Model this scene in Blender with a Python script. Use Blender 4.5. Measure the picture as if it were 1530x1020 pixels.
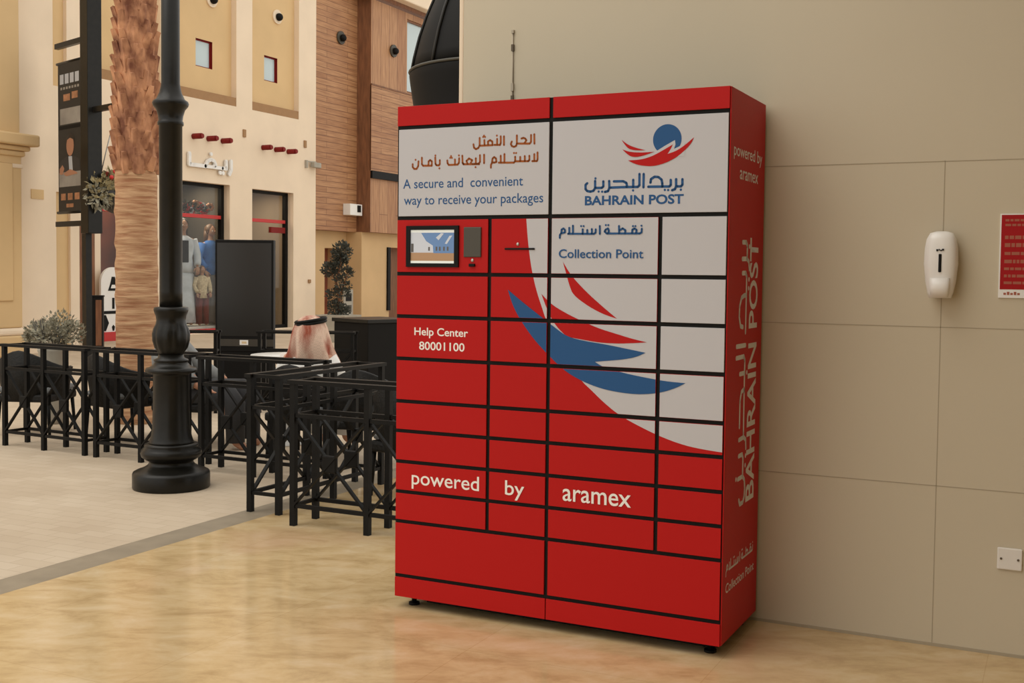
import bpy, bmesh, math, random
from math import sin, cos, pi, radians
from mathutils import Vector, Matrix
from mathutils.geometry import tessellate_polygon

SC = bpy.context.scene
COL = SC.collection
for o in list(bpy.data.objects):
    bpy.data.objects.remove(o)

# ------------------------------------------------------------------ camera
cam_d = bpy.data.cameras.new('camera')
cam = bpy.data.objects.new('camera', cam_d)
COL.objects.link(cam)
r_ = Vector((0.899673208, 0.436427220, 0.010927023))
u_ = Vector((-0.029129579, 0.035037747, 0.998961373))
f_ = Vector((-0.435591076, 0.899057083, -0.044235463))
cam.matrix_world = Matrix(((r_.x, u_.x, -f_.x, 1.128425), (r_.y, u_.y, -f_.y, -4.721215),
                           (r_.z, u_.z, -f_.z, 1.448851), (0, 0, 0, 1)))
cam_d.sensor_width = 36.0
cam_d.lens = 40.1487
cam_d.shift_y = -0.017825
cam_d.clip_end = 300
SC.camera = cam

# ------------------------------------------------------------------ world, sun, exposure
SC.view_settings.view_transform = 'Standard'
SC.view_settings.look = 'None'
SC.view_settings.exposure = 0.25
SC.view_settings.gamma = 1.0
SC.view_settings.use_curve_mapping = False
w = bpy.data.worlds.new('world')
SC.world = w
w.use_nodes = True
bg = w.node_tree.nodes['Background']
bg.inputs[0].default_value = (1.0, 0.965, 0.905, 1)
bg.inputs[1].default_value = 1.0
sun_d = bpy.data.lights.new('sun', 'SUN')
sun_d.energy = 0.85
sun_d.angle = radians(50)
sun_d.color = (1.0, 0.95, 0.87)
sun = bpy.data.objects.new('sun', sun_d)
COL.objects.link(sun)
# light travels toward (-0.25, 0.5, -0.8) turned so that the courtyard side is lit
sun.rotation_euler = Vector((0.30, 0.42, -0.85)).to_track_quat('-Z', 'Y').to_euler()


def lamp(name, loc, size, energy, col=(1, .9, .75), kind='AREA', rot=(0, 0, 0)):
    d = bpy.data.lights.new(name, kind)
    d.energy = energy
    d.color = col
    if kind == 'AREA':
        d.shape = 'RECTANGLE'
        d.size, d.size_y = size
    else:
        d.shadow_soft_size = size
    o = bpy.data.objects.new(name, d)
    COL.objects.link(o)
    o.location = loc
    o.rotation_euler = rot
    return o


# ------------------------------------------------------------------ materials
def lin(c):
    return tuple(((v / 12.92) if v <= .04045 else ((v + .055) / 1.055) ** 2.4) for v in c)


MATS = {}


def mat(name, col, rough=.6, metal=0.0, var=0.0, scale=8.0, bump=0.0, coat=0.0, stretch=None, spec=.5, emit=None):
    """principled material, colour in linear rgb, optional noise variation of the colour and bump"""
    if name in MATS:
        return MATS[name]
    m = bpy.data.materials.new(name)
    m.use_nodes = True
    nt = m.node_tree
    b = nt.nodes['Principled BSDF']
    b.inputs['Base Color'].default_value = (*col, 1)
    b.inputs['Roughness'].default_value = rough
    b.inputs['Metallic'].default_value = metal
    b.inputs['Specular IOR Level'].default_value = spec
    if coat:
        b.inputs['Coat Weight'].default_value = coat
        b.inputs['Coat Roughness'].default_value = .08
    if emit:
        b.inputs['Emission Color'].default_value = (*col, 1)
        b.inputs['Emission Strength'].default_value = emit
    if var or bump:
        tc = nt.nodes.new('ShaderNodeTexCoord')
        mp = nt.nodes.new('ShaderNodeMapping')
        nt.links.new(tc.outputs['Object'], mp.inputs['Vector'])
        if stretch:
            mp.inputs['Scale'].default_value = stretch
        nz = nt.nodes.new('ShaderNodeTexNoise')
        nz.inputs['Scale'].default_value = scale
        nz.inputs['Detail'].default_value = 5
        nt.links.new(mp.outputs['Vector'], nz.inputs['Vector'])
        if var:
            rp = nt.nodes.new('ShaderNodeValToRGB')
            rp.color_ramp.elements[0].position = .3
            rp.color_ramp.elements[1].position = .7
            rp.color_ramp.elements[0].color = (*[max(0, c * (1 - var)) for c in col], 1)
            rp.color_ramp.elements[1].color = (*[min(1, c * (1 + var)) for c in col], 1)
            nt.links.new(nz.outputs['Fac'], rp.inputs['Fac'])
            nt.links.new(rp.outputs['Color'], b.inputs['Base Color'])
        if bump:
            bp = nt.nodes.new('ShaderNodeBump')
            bp.inputs['Strength'].default_value = bump
            bp.inputs['Distance'].default_value = .02
            nt.links.new(nz.outputs['Fac'], bp.inputs['Height'])
            nt.links.new(bp.outputs['Normal'], b.inputs['Normal'])
    MATS[name] = m
    return m


def nodes_of(m):
    nt = m.node_tree
    return nt, nt.nodes['Principled BSDF']


def mixrgb(nt, fac, a, b, mode='MIX'):
    n = nt.nodes.new('ShaderNodeMix')
    n.data_type = 'RGBA'
    n.blend_type = mode
    for sock, v in ((n.inputs[0], fac), (n.inputs[6], a), (n.inputs[7], b)):
        if isinstance(v, (int, float)):
            sock.default_value = v
        elif isinstance(v, tuple):
            sock.default_value = (*v, 1)
        else:
            nt.links.new(v, sock)
    return n.outputs[2]


M_RED = mat('locker_red', (.455, .011, .010), .45, spec=.12)
M_RED_SIDE = M_RED
M_WHITE = mat('locker_white', (.53, .525, .545), .42, spec=.2)
M_BLUE = mat('print_blue', (.020, .088, .235), .42, spec=.2)
M_ORANGE = mat('print_orange', (.33, .085, .012), .45, spec=.2)
M_LETTER = mat('letter_white', (.85, .82, .76), .45)
M_LETTERS_SIDE = mat('side_letter_silver', (.66, .66, .66), .45)
M_FRAME = mat('locker_black', (.008, .008, .007), .6, spec=.15)
M_BLACK = mat('black_iron', (.0055, .005, .0042), .5, var=.25, scale=20, spec=.16)
M_LAMP = mat('lamp_black', (.0075, .0068, .005), .34, var=.3, scale=14, spec=.28)
M_DARK = mat('dark_plastic', (.0065, .006, .0055), .55, spec=.15)
M_GREY = mat('reader_grey', (.055, .048, .033), .5)
M_STEEL = mat('steel', (.45, .43, .40), .35, metal=.8)
M_CREAM = mat('render_cream', (.80, .655, .49), .85, var=.04, scale=1.5, bump=.08)
M_TAN = mat('render_tan', (.66, .46, .235), .85, var=.05, scale=1.2, bump=.08)
M_TANDK = mat('render_brown', (.34, .19, .085), .8, var=.05)
M_TOWERWALL = mat('render_yellow', (.62, .42, .215), .85, var=.05, scale=1.5)
M_REDFR = mat('red_frame', (.20, .012, .010), .55, spec=.2)
M_REDTR = mat('red_transom', (.50, .02, .018), .5)
M_SHOPDK = mat('shop_dark', (.045, .037, .027), .8, var=.2, scale=2)
M_SHOPLT = mat('shop_beige', (.36, .28, .19), .8, var=.12, scale=1.5, stretch=(1, 3, .3))
M_SHOPRED = mat('shop_red', (.24, .07, .035), .7, var=.35, scale=2)
M_BROWN = mat('brown_wood', (.19, .075, .03), .6, var=.3, scale=5, stretch=(3, 3, .5))
M_WHITE2 = mat('paint_white', (.80, .78, .74), .5)
M_SKYGLASS = mat('pale_window', (.50, .60, .62), .12, spec=.6)
M_PLASTIC = mat('dispenser_white', (.78, .75, .70), .28, coat=.3)
M_SOCKET = mat('socket_white', (.74, .70, .64), .4)
M_LEAFG = mat('grey_leaf', (.30, .28, .205), .7, var=.5, scale=25)
M_LEAFD = mat('dark_leaf', (.050, .052, .038), .7, var=.5, scale=25)
M_LEAFY = mat('dry_leaf', (.30, .25, .13), .7, var=.5, scale=25)
M_POT = mat('stone_pot', (.36, .33, .27), .7, var=.1, scale=6)
M_POTDK = mat('dark_pot', (.05, .045, .04), .6)
M_WICKER = mat('dark_wicker', (.008, .0075, .0065), .6, spec=.25, var=.4, scale=60, bump=.3)
M_CUSH = mat('grey_cushion', (.16, .165, .165), .8, var=.1, scale=8)
M_TABLE = mat('table_white', (.62, .61, .58), .35)
M_SKIN = mat('skin', (.45, .22, .13), .55)
M_SKIN2 = mat('mannequin_skin', (.42, .23, .14), .5)
M_HAIR = mat('dark_hair', (.018, .012, .009), .5)
M_HAIR2 = mat('brown_hair', (.11, .055, .025), .5)
M_SHIRT = mat('grey_shirt', (.22, .225, .22), .85, var=.15, scale=9)
M_THOBE = mat('white_thobe', (.72, .70, .66), .85)
M_TROUS = mat('dark_trousers', (.03, .03, .032), .85)
M_DENIM = mat('blue_cloth', (.028, .14, .46), .8, var=.2, scale=10)
M_LTBLUE = mat('pale_blue_cloth', (.60, .66, .74), .8, var=.12, scale=10)
M_GREYCL = mat('grey_skirt', (.15, .14, .13), .8, var=.1)
M_MAROON = mat('maroon_cloth', (.13, .014, .012), .8, var=.2)
M_CREAMCL = mat('cream_knit', (.60, .50, .34), .9, var=.25, scale=20)
M_CABLE = mat('cable_grey', (.42, .36, .27), .6)
M_CABLEDK = mat('cable_brown', (.10, .07, .04), .6)
M_JOINT = mat('wall_joint', (.385, .325, .23), .9)  # panel joint lines, a little darker than the plaster
M_POSTERLINE = mat('poster_text', (.36, .10, .055), .6)
M_STRIP = mat('border_stone', (.265, .215, .15), .5, var=.12, scale=7)
M_BANNER = mat('banner_black', (.022, .020, .017), .6)
M_BANNERGREY = mat('banner_grey', (.32, .30, .27), .6, var=.2, scale=3)
M_PALEPRINT = mat('banner_pale', (.50, .53, .58), .6)
M_ORANGEPR = mat('banner_orange', (.42, .20, .10), .6, var=.35, scale=9)


def mat_wall():
    m = mat('wall_plaster', (.57, .475, .36), .62)
    nt, b = nodes_of(m)
    tc = nt.nodes.new('ShaderNodeTexCoord')
    nz = nt.nodes.new('ShaderNodeTexNoise')
    nz.inputs['Scale'].default_value = 1.3
    nz.inputs['Detail'].default_value = 4
    nt.links.new(tc.outputs['Object'], nz.inputs['Vector'])
    rp = nt.nodes.new('ShaderNodeValToRGB')
    rp.color_ramp.elements[0].color = (.535, .465, .338, 1)
    rp.color_ramp.elements[1].color = (.58, .508, .378, 1)
    nt.links.new(nz.outputs['Fac'], rp.inputs['Fac'])
    nt.links.new(rp.outputs['Color'], b.inputs['Base Color'])
    return m


def mat_marble():
    m = mat('marble_floor', (.60, .44, .245), .14)
    nt, b = nodes_of(m)
    tc = nt.nodes.new('ShaderNodeTexCoord')
    rt = nt.nodes.new('ShaderNodeMapping')
    rt.inputs['Rotation'].default_value = (0, 0, radians(-24))
    nt.links.new(tc.outputs['Object'], rt.inputs['Vector'])
    mp = nt.nodes.new('ShaderNodeMapping')
    mp.inputs['Scale'].default_value = (1.0, 1.9, 1)
    nt.links.new(rt.outputs['Vector'], mp.inputs['Vector'])
    n1 = nt.nodes.new('ShaderNodeTexNoise')
    n1.inputs['Scale'].default_value = 3.4
    n1.inputs['Detail'].default_value = 7
    n1.inputs['Roughness'].default_value = .68
    n1.inputs['Distortion'].default_value = .35
    nt.links.new(mp.outputs['Vector'], n1.inputs['Vector'])
    rp = nt.nodes.new('ShaderNodeValToRGB')
    e = rp.color_ramp.elements
    e[0].position, e[0].color = .30, (.44, .295, .14, 1)
    e[1].position, e[1].color = .72, (.70, .55, .355, 1)
    e2 = e.new(.5)
    e2.color = (.61, .445, .235, 1)
    nt.links.new(n1.outputs['Fac'], rp.inputs['Fac'])
    # tiles 0.9 m, each a slightly different tone
    br = nt.nodes.new('ShaderNodeTexBrick')
    br.offset = 0.0
    br.inputs['Scale'].default_value = 1.0
    br.inputs['Brick Width'].default_value = .9
    br.inputs['Row Height'].default_value = .9
    br.inputs['Mortar Size'].default_value = .0016
    br.inputs['Color1'].default_value = (.95, .935, .91, 1)
    br.inputs['Color2'].default_value = (1, 1, 1, 1)
    br.inputs['Mortar'].default_value = (.85, .80, .72, 1)
    nt.links.new(tc.outputs['Object'], br.inputs['Vector'])
    n2 = nt.nodes.new('ShaderNodeTexNoise')
    n2.inputs['Scale'].default_value = .9
    n2.inputs['Detail'].default_value = 6
    nt.links.new(tc.outputs['Object'], n2.inputs['Vector'])
    r2 = nt.nodes.new('ShaderNodeValToRGB')
    r2.color_ramp.elements[0].position, r2.color_ramp.elements[0].color = .55, (0, 0, 0, 1)
    r2.color_ramp.elements[1].position, r2.color_ramp.elements[1].color = .72, (.6, .6, .6, 1)
    nt.links.new(n2.outputs['Fac'], r2.inputs['Fac'])
    pk = mixrgb(nt, r2.outputs['Color'], rp.outputs['Color'], (.60, .37, .235))
    c = mixrgb(nt, 1.0, pk, br.outputs['Color'], 'MULTIPLY')
    nt.links.new(c, b.inputs['Base Color'])
    b.inputs['Specular IOR Level'].default_value = .5
    return m


def mat_pavers():
    m = mat('pavers', (.60, .47, .33), .8)
    nt, b = nodes_of(m)
    tc = nt.nodes.new('ShaderNodeTexCoord')
    br = nt.nodes.new('ShaderNodeTexBrick')
    br.inputs['Scale'].default_value = 1.0
    br.inputs['Brick Width'].default_value = .20
    br.inputs['Row Height'].default_value = .10
    br.inputs['Mortar Size'].default_value = .004
    br.inputs['Color1'].default_value = (.51, .415, .305, 1)
    br.inputs['Color2'].default_value = (.555, .46, .345, 1)
    br.inputs['Mortar'].default_value = (.475, .385, .285, 1)
    nt.links.new(tc.outputs['Object'], br.inputs['Vector'])
    nz = nt.nodes.new('ShaderNodeTexNoise')
    nz.inputs['Scale'].default_value = 1.4
    nz.inputs['Detail'].default_value = 6
    nt.links.new(tc.outputs['Object'], nz.inputs['Vector'])
    rp = nt.nodes.new('ShaderNodeValToRGB')
    rp.color_ramp.elements[0].position, rp.color_ramp.elements[0].color = .3, (.86, .83, .80, 1)
    rp.color_ramp.elements[1].position, rp.color_ramp.elements[1].color = .7, (1, 1, 1, 1)
    nt.links.new(nz.outputs['Fac'], rp.inputs['Fac'])
    c = mixrgb(nt, 1.0, br.outputs['Color'], rp.outputs['Color'], 'MULTIPLY')
    nt.links.new(c, b.inputs['Base Color'])
    b.inputs['Specular IOR Level'].default_value = .25
    return m


def mat_planks(name, vertical):
    m = mat(name, (.40, .21, .10), .55)
    nt, b = nodes_of(m)
    tc = nt.nodes.new('ShaderNodeTexCoord')
    mp = nt.nodes.new('ShaderNodeMapping')
    nt.links.new(tc.outputs['Object'], mp.inputs['Vector'])
    sx = nt.nodes.new('ShaderNodeSeparateXYZ')
    nt.links.new(mp.outputs['Vector'], sx.inputs[0])
    cx = nt.nodes.new('ShaderNodeCombineXYZ')
    # plank length along local Y (horizontal) or Z (vertical)
    nt.links.new(sx.outputs['Z' if vertical else 'Y'], cx.inputs['X'])
    nt.links.new(sx.outputs['Y' if vertical else 'Z'], cx.inputs['Y'])
    br = nt.nodes.new('ShaderNodeTexBrick')
    br.inputs['Scale'].default_value = 1.0
    br.inputs['Brick Width'].default_value = 6.0 if vertical else 1.9
    br.inputs['Row Height'].default_value = .42 if vertical else .145
    br.inputs['Mortar Size'].default_value = .008
    br.inputs['Color1'].default_value = (.36, .175, .078, 1)
    br.inputs['Color2'].default_value = (.45, .245, .118, 1)
    br.inputs['Mortar'].default_value = (.20, .085, .035, 1)
    nt.links.new(cx.outputs[0], br.inputs['Vector'])
    nz = nt.nodes.new('ShaderNodeTexNoise')
    nz.inputs['Scale'].default_value = 3.0
    nz.inputs['Detail'].default_value = 5
    mp2 = nt.nodes.new('ShaderNodeMapping')
    mp2.inputs['Scale'].default_value = (.6, 7, 1)
    nt.links.new(cx.outputs[0], mp2.inputs['Vector'])
    nt.links.new(mp2.outputs['Vector'], nz.inputs['Vector'])
    rp = nt.nodes.new('ShaderNodeValToRGB')
    rp.color_ramp.elements[0].position, rp.color_ramp.elements[0].color = .3, (.72, .62, .55, 1)
    rp.color_ramp.elements[1].position, rp.color_ramp.elements[1].color = .68, (1.12, 1.1, 1.06, 1)
    nt.links.new(nz.outputs['Fac'], rp.inputs['Fac'])
    nt.links.new(mixrgb(nt, 1.0, br.outputs['Color'], rp.outputs['Color'], 'MULTIPLY'), b.inputs['Base Color'])
    return m


def mat_bark(name, c0, c1, sc):
    m = mat(name, c0, .85)
    nt, b = nodes_of(m)
    tc = nt.nodes.new('ShaderNodeTexCoord')
    mp = nt.nodes.new('ShaderNodeMapping')
    mp.inputs['Scale'].default_value = sc
    nt.links.new(tc.outputs['Object'], mp.inputs['Vector'])
    nz = nt.nodes.new('ShaderNodeTexNoise')
    nz.inputs['Scale'].default_value = 1.0
    nz.inputs['Detail'].default_value = 6
    nt.links.new(mp.outputs['Vector'], nz.inputs['Vector'])
    rp = nt.nodes.new('ShaderNodeValToRGB')
    rp.color_ramp.elements[0].position, rp.color_ramp.elements[0].color = .32, (*c0, 1)
    rp.color_ramp.elements[1].position, rp.color_ramp.elements[1].color = .66, (*c1, 1)
    nt.links.new(nz.outputs['Fac'], rp.inputs['Fac'])
    nt.links.new(rp.outputs['Color'], b.inputs['Base Color'])
    bp = nt.nodes.new('ShaderNodeBump')
    bp.inputs['Strength'].default_value = .6
    bp.inputs['Distance'].default_value = .02
    nt.links.new(nz.outputs['Fac'], bp.inputs['Height'])
    nt.links.new(bp.outputs['Normal'], b.inputs['Normal'])
    return m


def mat_checkcloth():
    m = mat('checked_headcloth', (.62, .42, .33), .9)
    nt, b = nodes_of(m)
    tc = nt.nodes.new('ShaderNodeTexCoord')
    nz = nt.nodes.new('ShaderNodeTexNoise')
    nz.inputs['Scale'].default_value = 11
    nz.inputs['Detail'].default_value = 3
    mp = nt.nodes.new('ShaderNodeMapping')
    mp.inputs['Scale'].default_value = (1.2, 1, .3)
    nt.links.new(tc.outputs['Object'], mp.inputs['Vector'])
    nt.links.new(mp.outputs['Vector'], nz.inputs['Vector'])
    ck = nt.nodes.new('ShaderNodeTexChecker')
    ck.inputs['Scale'].default_value = 90
    nt.links.new(tc.outputs['Object'], ck.inputs['Vector'])
    rp = nt.nodes.new('ShaderNodeValToRGB')
    rp.color_ramp.elements[0].position, rp.color_ramp.elements[0].color = .40, (.72, .52, .40, 1)
    rp.color_ramp.elements[1].position, rp.color_ramp.elements[1].color = .68, (.32, .07, .035, 1)
    nt.links.new(nz.outputs['Fac'], rp.inputs['Fac'])
    nt.links.new(mixrgb(nt, .18, rp.outputs['Color'], ck.outputs['Color'], 'MULTIPLY'), b.inputs['Base Color'])
    return m


def mat_glass():
    m = bpy.data.materials.new('shop_glass')
    m.use_nodes = True
    nt = m.node_tree
    nt.nodes.remove(nt.nodes['Principled BSDF'])
    out = nt.nodes['Material Output']
    t = nt.nodes.new('ShaderNodeBsdfTransparent')
    t.inputs[0].default_value = (.9, .9, .88, 1)
    g = nt.nodes.new('ShaderNodeBsdfGlossy')
    g.inputs['Roughness'].default_value = .03
    lw = nt.nodes.new('ShaderNodeLayerWeight')
    lw.inputs['Blend'].default_value = .25
    fr = nt.nodes.new('ShaderNodeMath')
    fr.operation = 'MULTIPLY_ADD'
    fr.inputs[1].default_value = .07
    fr.inputs[2].default_value = .015
    nt.links.new(lw.outputs['Facing'], fr.inputs[0])
    mx = nt.nodes.new('ShaderNodeMixShader')
    nt.links.new(fr.outputs[0], mx.inputs[0])
    nt.links.new(t.outputs[0], mx.inputs[1])
    nt.links.new(g.outputs[0], mx.inputs[2])
    nt.links.new(mx.outputs[0], out.inputs[0])
    return m


M_WALL = mat_wall()
M_MARBLE = mat_marble()
M_PAVER = mat_pavers()
M_PLANKH = mat_planks('planks_horizontal', False)
M_PLANKV = mat_planks('planks_vertical', True)
M_BARK = mat_bark('palm_boots', (.16, .052, .024), (.58, .285, .145), (9, 9, 6))
M_TRUNK = mat_bark('palm_trunk', (.31, .135, .062), (.55, .34, .185), (4, 4, 38))
M_CHECK = mat_checkcloth()
M_GLASS = mat_glass()


# ------------------------------------------------------------------ mesh helpers
class MB:
    def __init__(self):
        self.bm = bmesh.new()
        self.mats = []

    def mi(self, m):
        if m not in self.mats:
            self.mats.append(m)
        return self.mats.index(m)

    def face(self, pts, m, smooth=False):
        try:
            f = self.bm.faces.new([self.bm.verts.new(p) for p in pts])
        except ValueError:
            return
        f.material_index = self.mi(m)
        f.smooth = smooth
        return f

    def box(self, lo, hi, m, rot=None, pivot=None, bevel=0.0):
        (x0, y0, z0), (x1, y1, z1) = lo, hi
        P = [Vector(p) for p in ((x0, y0, z0), (x1, y0, z0), (x1, y1, z0), (x0, y1, z0),
                                 (x0, y0, z1), (x1, y0, z1), (x1, y1, z1), (x0, y1, z1))]
        if rot is not None:
            pv = Vector(pivot) if pivot is not None else sum(P, Vector()) / 8
            P = [rot @ (p - pv) + pv for p in P]
        vs = [self.bm.verts.new(p) for p in P]
        i = self.mi(m)
        fs = []
        for q in ((3, 2, 1, 0), (4, 5, 6, 7), (0, 1, 5, 4), (1, 2, 6, 5), (2, 3, 7, 6), (3, 0, 4, 7)):
            f = self.bm.faces.new([vs[k] for k in q])
            f.material_index = i
            fs.append(f)
        if bevel:
            es = set(e for f in fs for e in f.edges)
            bmesh.ops.bevel(self.bm, geom=list(es), offset=bevel, segments=2, affect='EDGES', profile=.5, material=i)

    def beam(self, a, b, wd, ht, m, up=(0, 0, 1)):
        """rectangular bar from a to b"""
        a, b = Vector(a), Vector(b)
        d = (b - a).normalized()
        u = Vector(up)
        if abs(d.dot(u)) > .99:
            u = Vector((0, 1, 0))
        s = d.cross(u).normalized()
        t = s.cross(d).normalized()
        P = []
        for e in (a, b):
            for (i, j) in ((-1, -1), (1, -1), (1, 1), (-1, 1)):
                P.append(self.bm.verts.new(e + s * (i * wd / 2) + t * (j * ht / 2)))
        k = self.mi(m)
        for q in ((0, 1, 2, 3), (7, 6, 5, 4), (0, 4, 5, 1), (1, 5, 6, 2), (2, 6, 7, 3), (3, 7, 4, 0)):
            f = self.bm.faces.new([P[x] for x in q])
            f.material_index = k

    def tube(self, pts, r, m, n=10, cap=True):
        """round tube along points; r a number or one radius for each point"""
        pts = [Vector(p) for p in pts]
        rs = r if isinstance(r, (list, tuple)) else [r] * len(pts)
        k = self.mi(m)
        rings = []
        prev = None
        for i, p in enumerate(pts):
            d = (pts[min(i + 1, len(pts) - 1)] - pts[max(i - 1, 0)]).normalized()
            if prev is None:
                s = d.cross(Vector((0, 0, 1)))
                if s.length < .05:
                    s = d.cross(Vector((0, 1, 0)))
            else:
                s = prev - d * prev.dot(d)
            s.normalize()
            prev = s
            t = d.cross(s)
            rings.append([self.bm.verts.new(p + (s * cos(2 * pi * j / n) + t * sin(2 * pi * j / n)) * rs[i]) for j in range(n)])
        for a, b in zip(rings, rings[1:]):
            for j in range(n):
                f = self.bm.faces.new((a[j], a[(j + 1) % n], b[(j + 1) % n], b[j]))
                f.smooth = True
                f.material_index = k
        if cap:
            for rg, rev in ((rings[0], True), (rings[-1], False)):
                f = self.bm.faces.new(rg[::-1] if rev else rg)
                f.material_index = k

    def loft(self, secs, m, n=20, cap=True):
        """closed elliptical sections (centre, rx, ry, rotz[, fn])"""
        k = self.mi(m)
        rings = []
        for s in secs:
            c, rx, ry, rz = Vector(s[0]), s[1], s[2], s[3]
            fn = s[4] if len(s) > 4 else (lambda a: 1)
            rg = []
            for j in range(n):
                a = 2 * pi * j / n
                q = fn(a)
                x, y = rx * q * cos(a), ry * q * sin(a)
                rg.append(self.bm.verts.new(c + Vector((x * cos(rz) - y * sin(rz), x * sin(rz) + y * cos(rz), 0))))
            rings.append(rg)
        for a, b in zip(rings, rings[1:]):
            for j in range(n):
                f = self.bm.faces.new((a[j], a[(j + 1) % n], b[(j + 1) % n], b[j]))
                f.smooth = True
                f.material_index = k
        if cap:
            for rg, rev in ((rings[0], True), (rings[-1], False)):
                f = self.bm.faces.new(rg[::-1] if rev else rg)
                f.material_index = k

    def lathe(self, prof, m, c=(0, 0, 0), n=40, lobes=None, cap=True):
        secs = []
        for (r, z, *lb) in prof:
            amp = lb[0] if lb else 0
            secs.append(((c[0], c[1], c[2] + z), r, r, 0, (lambda a, amp=amp: 1 + amp * abs(cos(6 * a)))))
        self.loft(secs, m, n, cap)

    def prism(self, poly, a, b, m, axis='x'):
        """polygon in the plane perpendicular to axis, extruded from a to b"""
        def P(t, q):
            return {'x': (t, q[0], q[1]), 'y': (q[0], t, q[1]), 'z': (q[0], q[1], t)}[axis]
        k = self.mi(m)
        A = [self.bm.verts.new(P(a, q)) for q in poly]
        B = [self.bm.verts.new(P(b, q)) for q in poly]
        n = len(poly)
        for f in ((A[::-1]), B):
            ff = self.bm.faces.new(f)
            ff.material_index = k
        for i in range(n):
            ff = self.bm.faces.new((A[i], A[(i + 1) % n], B[(i + 1) % n], B[i]))
            ff.material_index = k

    def sphere(self, c, r, m, n=14, sc=(1, 1, 1), rot=None):
        M = Matrix.Translation(Vector(c))
        if rot is not None:
            M = M @ rot.to_4x4()
        M = M @ Matrix.Diagonal((*[r * s for s in sc], 1))
        k = self.mi(m)
        g = bmesh.ops.create_uvsphere(self.bm, u_segments=n, v_segments=max(6, n * 2 // 3), radius=1, matrix=M)
        for v in g['verts']:
            for f in v.link_faces:
                f.material_index = k
                f.smooth = True

    def add_mesh(self, me, M, m):
        k = self.mi(m)
        vs = [self.bm.verts.new(M @ v.co if isinstance(M, Matrix) else M(v.co)) for v in me.vertices]
        for p in me.polygons:
            try:
                f = self.bm.faces.new([vs[i] for i in p.vertices])
                f.material_index = k
                f.smooth = p.use_smooth
            except ValueError:
                pass

    def build(self, name, parent=None, fix=True, loc=None, rotz=0):
        if fix:
            bmesh.ops.recalc_face_normals(self.bm, faces=self.bm.faces)
        me = bpy.data.meshes.new(name)
        self.bm.to_mesh(me)
        self.bm.free()
        for m in self.mats:
            me.materials.append(m)
        o = bpy.data.objects.new(name, me)
        COL.objects.link(o)
        if parent:
            o.parent = parent
        if loc is not None:
            o.location = loc
            o.rotation_euler = (0, 0, rotz)
        return o


def tag(o, label=None, cat=None, group=None, kind=None):
    if label:
        o['label'] = label
    if cat:
        o['category'] = cat
    if group:
        o['group'] = group
    if kind:
        o['kind'] = kind
    return o


def thing(name, label, cat, loc=(0, 0, 0), rotz=0, group=None):
    o = bpy.data.objects.new(name, None)
    o.empty_display_size = .1
    COL.objects.link(o)
    o.location = loc
    o.rotation_euler = (0, 0, rotz)
    return tag(o, label, cat, group)


KIDS = {}


def copy_thing(root, loc, rotz, label, group=None):
    def rec(o, par):
        c = o.copy()
        COL.objects.link(c)
        if par is not None:
            c.parent = par
        for ch in [x for x in bpy.data.objects if x.parent is o]:
            rec(ch, c)
        return c
    r = rec(root, None)
    r.location = loc
    r.rotation_euler = (0, 0, rotz)
    r['label'] = label
    if group:
        r['group'] = group
    return r


def struct(o):
    o['kind'] = 'structure'
    return o


# ------------------------------------------------------------------ lettering
def text_mesh(s, bold=0.0, ext=0.0):
    cu = bpy.data.curves.new('lettering', 'FONT')
    cu.body = s
    cu.size = 1.0
    cu.offset = bold
    cu.extrude = ext
    cu.resolution_u = 4
    o = bpy.data.objects.new('lettering', cu)
    COL.objects.link(o)
    bpy.context.view_layer.update()
    me = bpy.data.meshes.new_from_object(o.evaluated_get(bpy.context.evaluated_depsgraph_get()))
    bpy.data.objects.remove(o)
    xs = [v.co.x for v in me.vertices]
    ys = [v.co.y for v in me.vertices]
    return me, min(xs), max(xs), min(ys), max(ys)


REFH = {}


def fit_text(mb, s, u0, u1, vb, h, place, m, ref='H', bold=0.0, slope=0.0):
    """lettering from u0 to u1 on base line vb, with ref-letter height h; place(u, v) gives the point"""
    me, x0, x1, y0, y1 = text_mesh(s, bold)
    if (ref, bold) not in REFH:
        REFH[(ref, bold)] = text_mesh(ref, bold)[4]
    sy = h / REFH[(ref, bold)]
    sx = (u1 - u0) / (x1 - x0)
    mb.add_mesh(me, lambda c: Vector(place(u0 + (c.x - x0) * sx, vb + c.y * sy + slope * (c.x - x0) * sx)), m)


def stroke(mb, pts, wd, place, m, n=10, ends=True):
    """flat pen stroke with round joints"""
    P = [Vector(p) for p in pts]
    for a, b in zip(P, P[1:]):
        d = (b - a)
        if d.length < 1e-6:
            continue
        d.normalize()
        s = Vector((-d.y, d.x)) * wd / 2
        mb.face([Vector(place(*q)) for q in (a - s, b - s, b + s, a + s)], m)
    for p in P:
        mb.face([Vector(place(p.x + wd / 2 * cos(2 * pi * k / n), p.y + wd / 2 * sin(2 * pi * k / n))) for k in range(n)], m)


def clip(poly, u0, u1, v0, v1):
    for ax, lim, sg in ((0, u0, 1), (0, u1, -1), (1, v0, 1), (1, v1, -1)):
        out = []
        for i in range(len(poly)):
            a, b = poly[i - 1], poly[i]
            ia, ib = (a[ax] - lim) * sg >= 0, (b[ax] - lim) * sg >= 0
            if ia != ib:
                t = (lim - a[ax]) / (b[ax] - a[ax])
                out.append((a[0] + (b[0] - a[0]) * t, a[1] + (b[1] - a[1]) * t))
            if ib:
                out.append(b)
        poly = out
        if not poly:
            return []
    return poly


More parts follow.
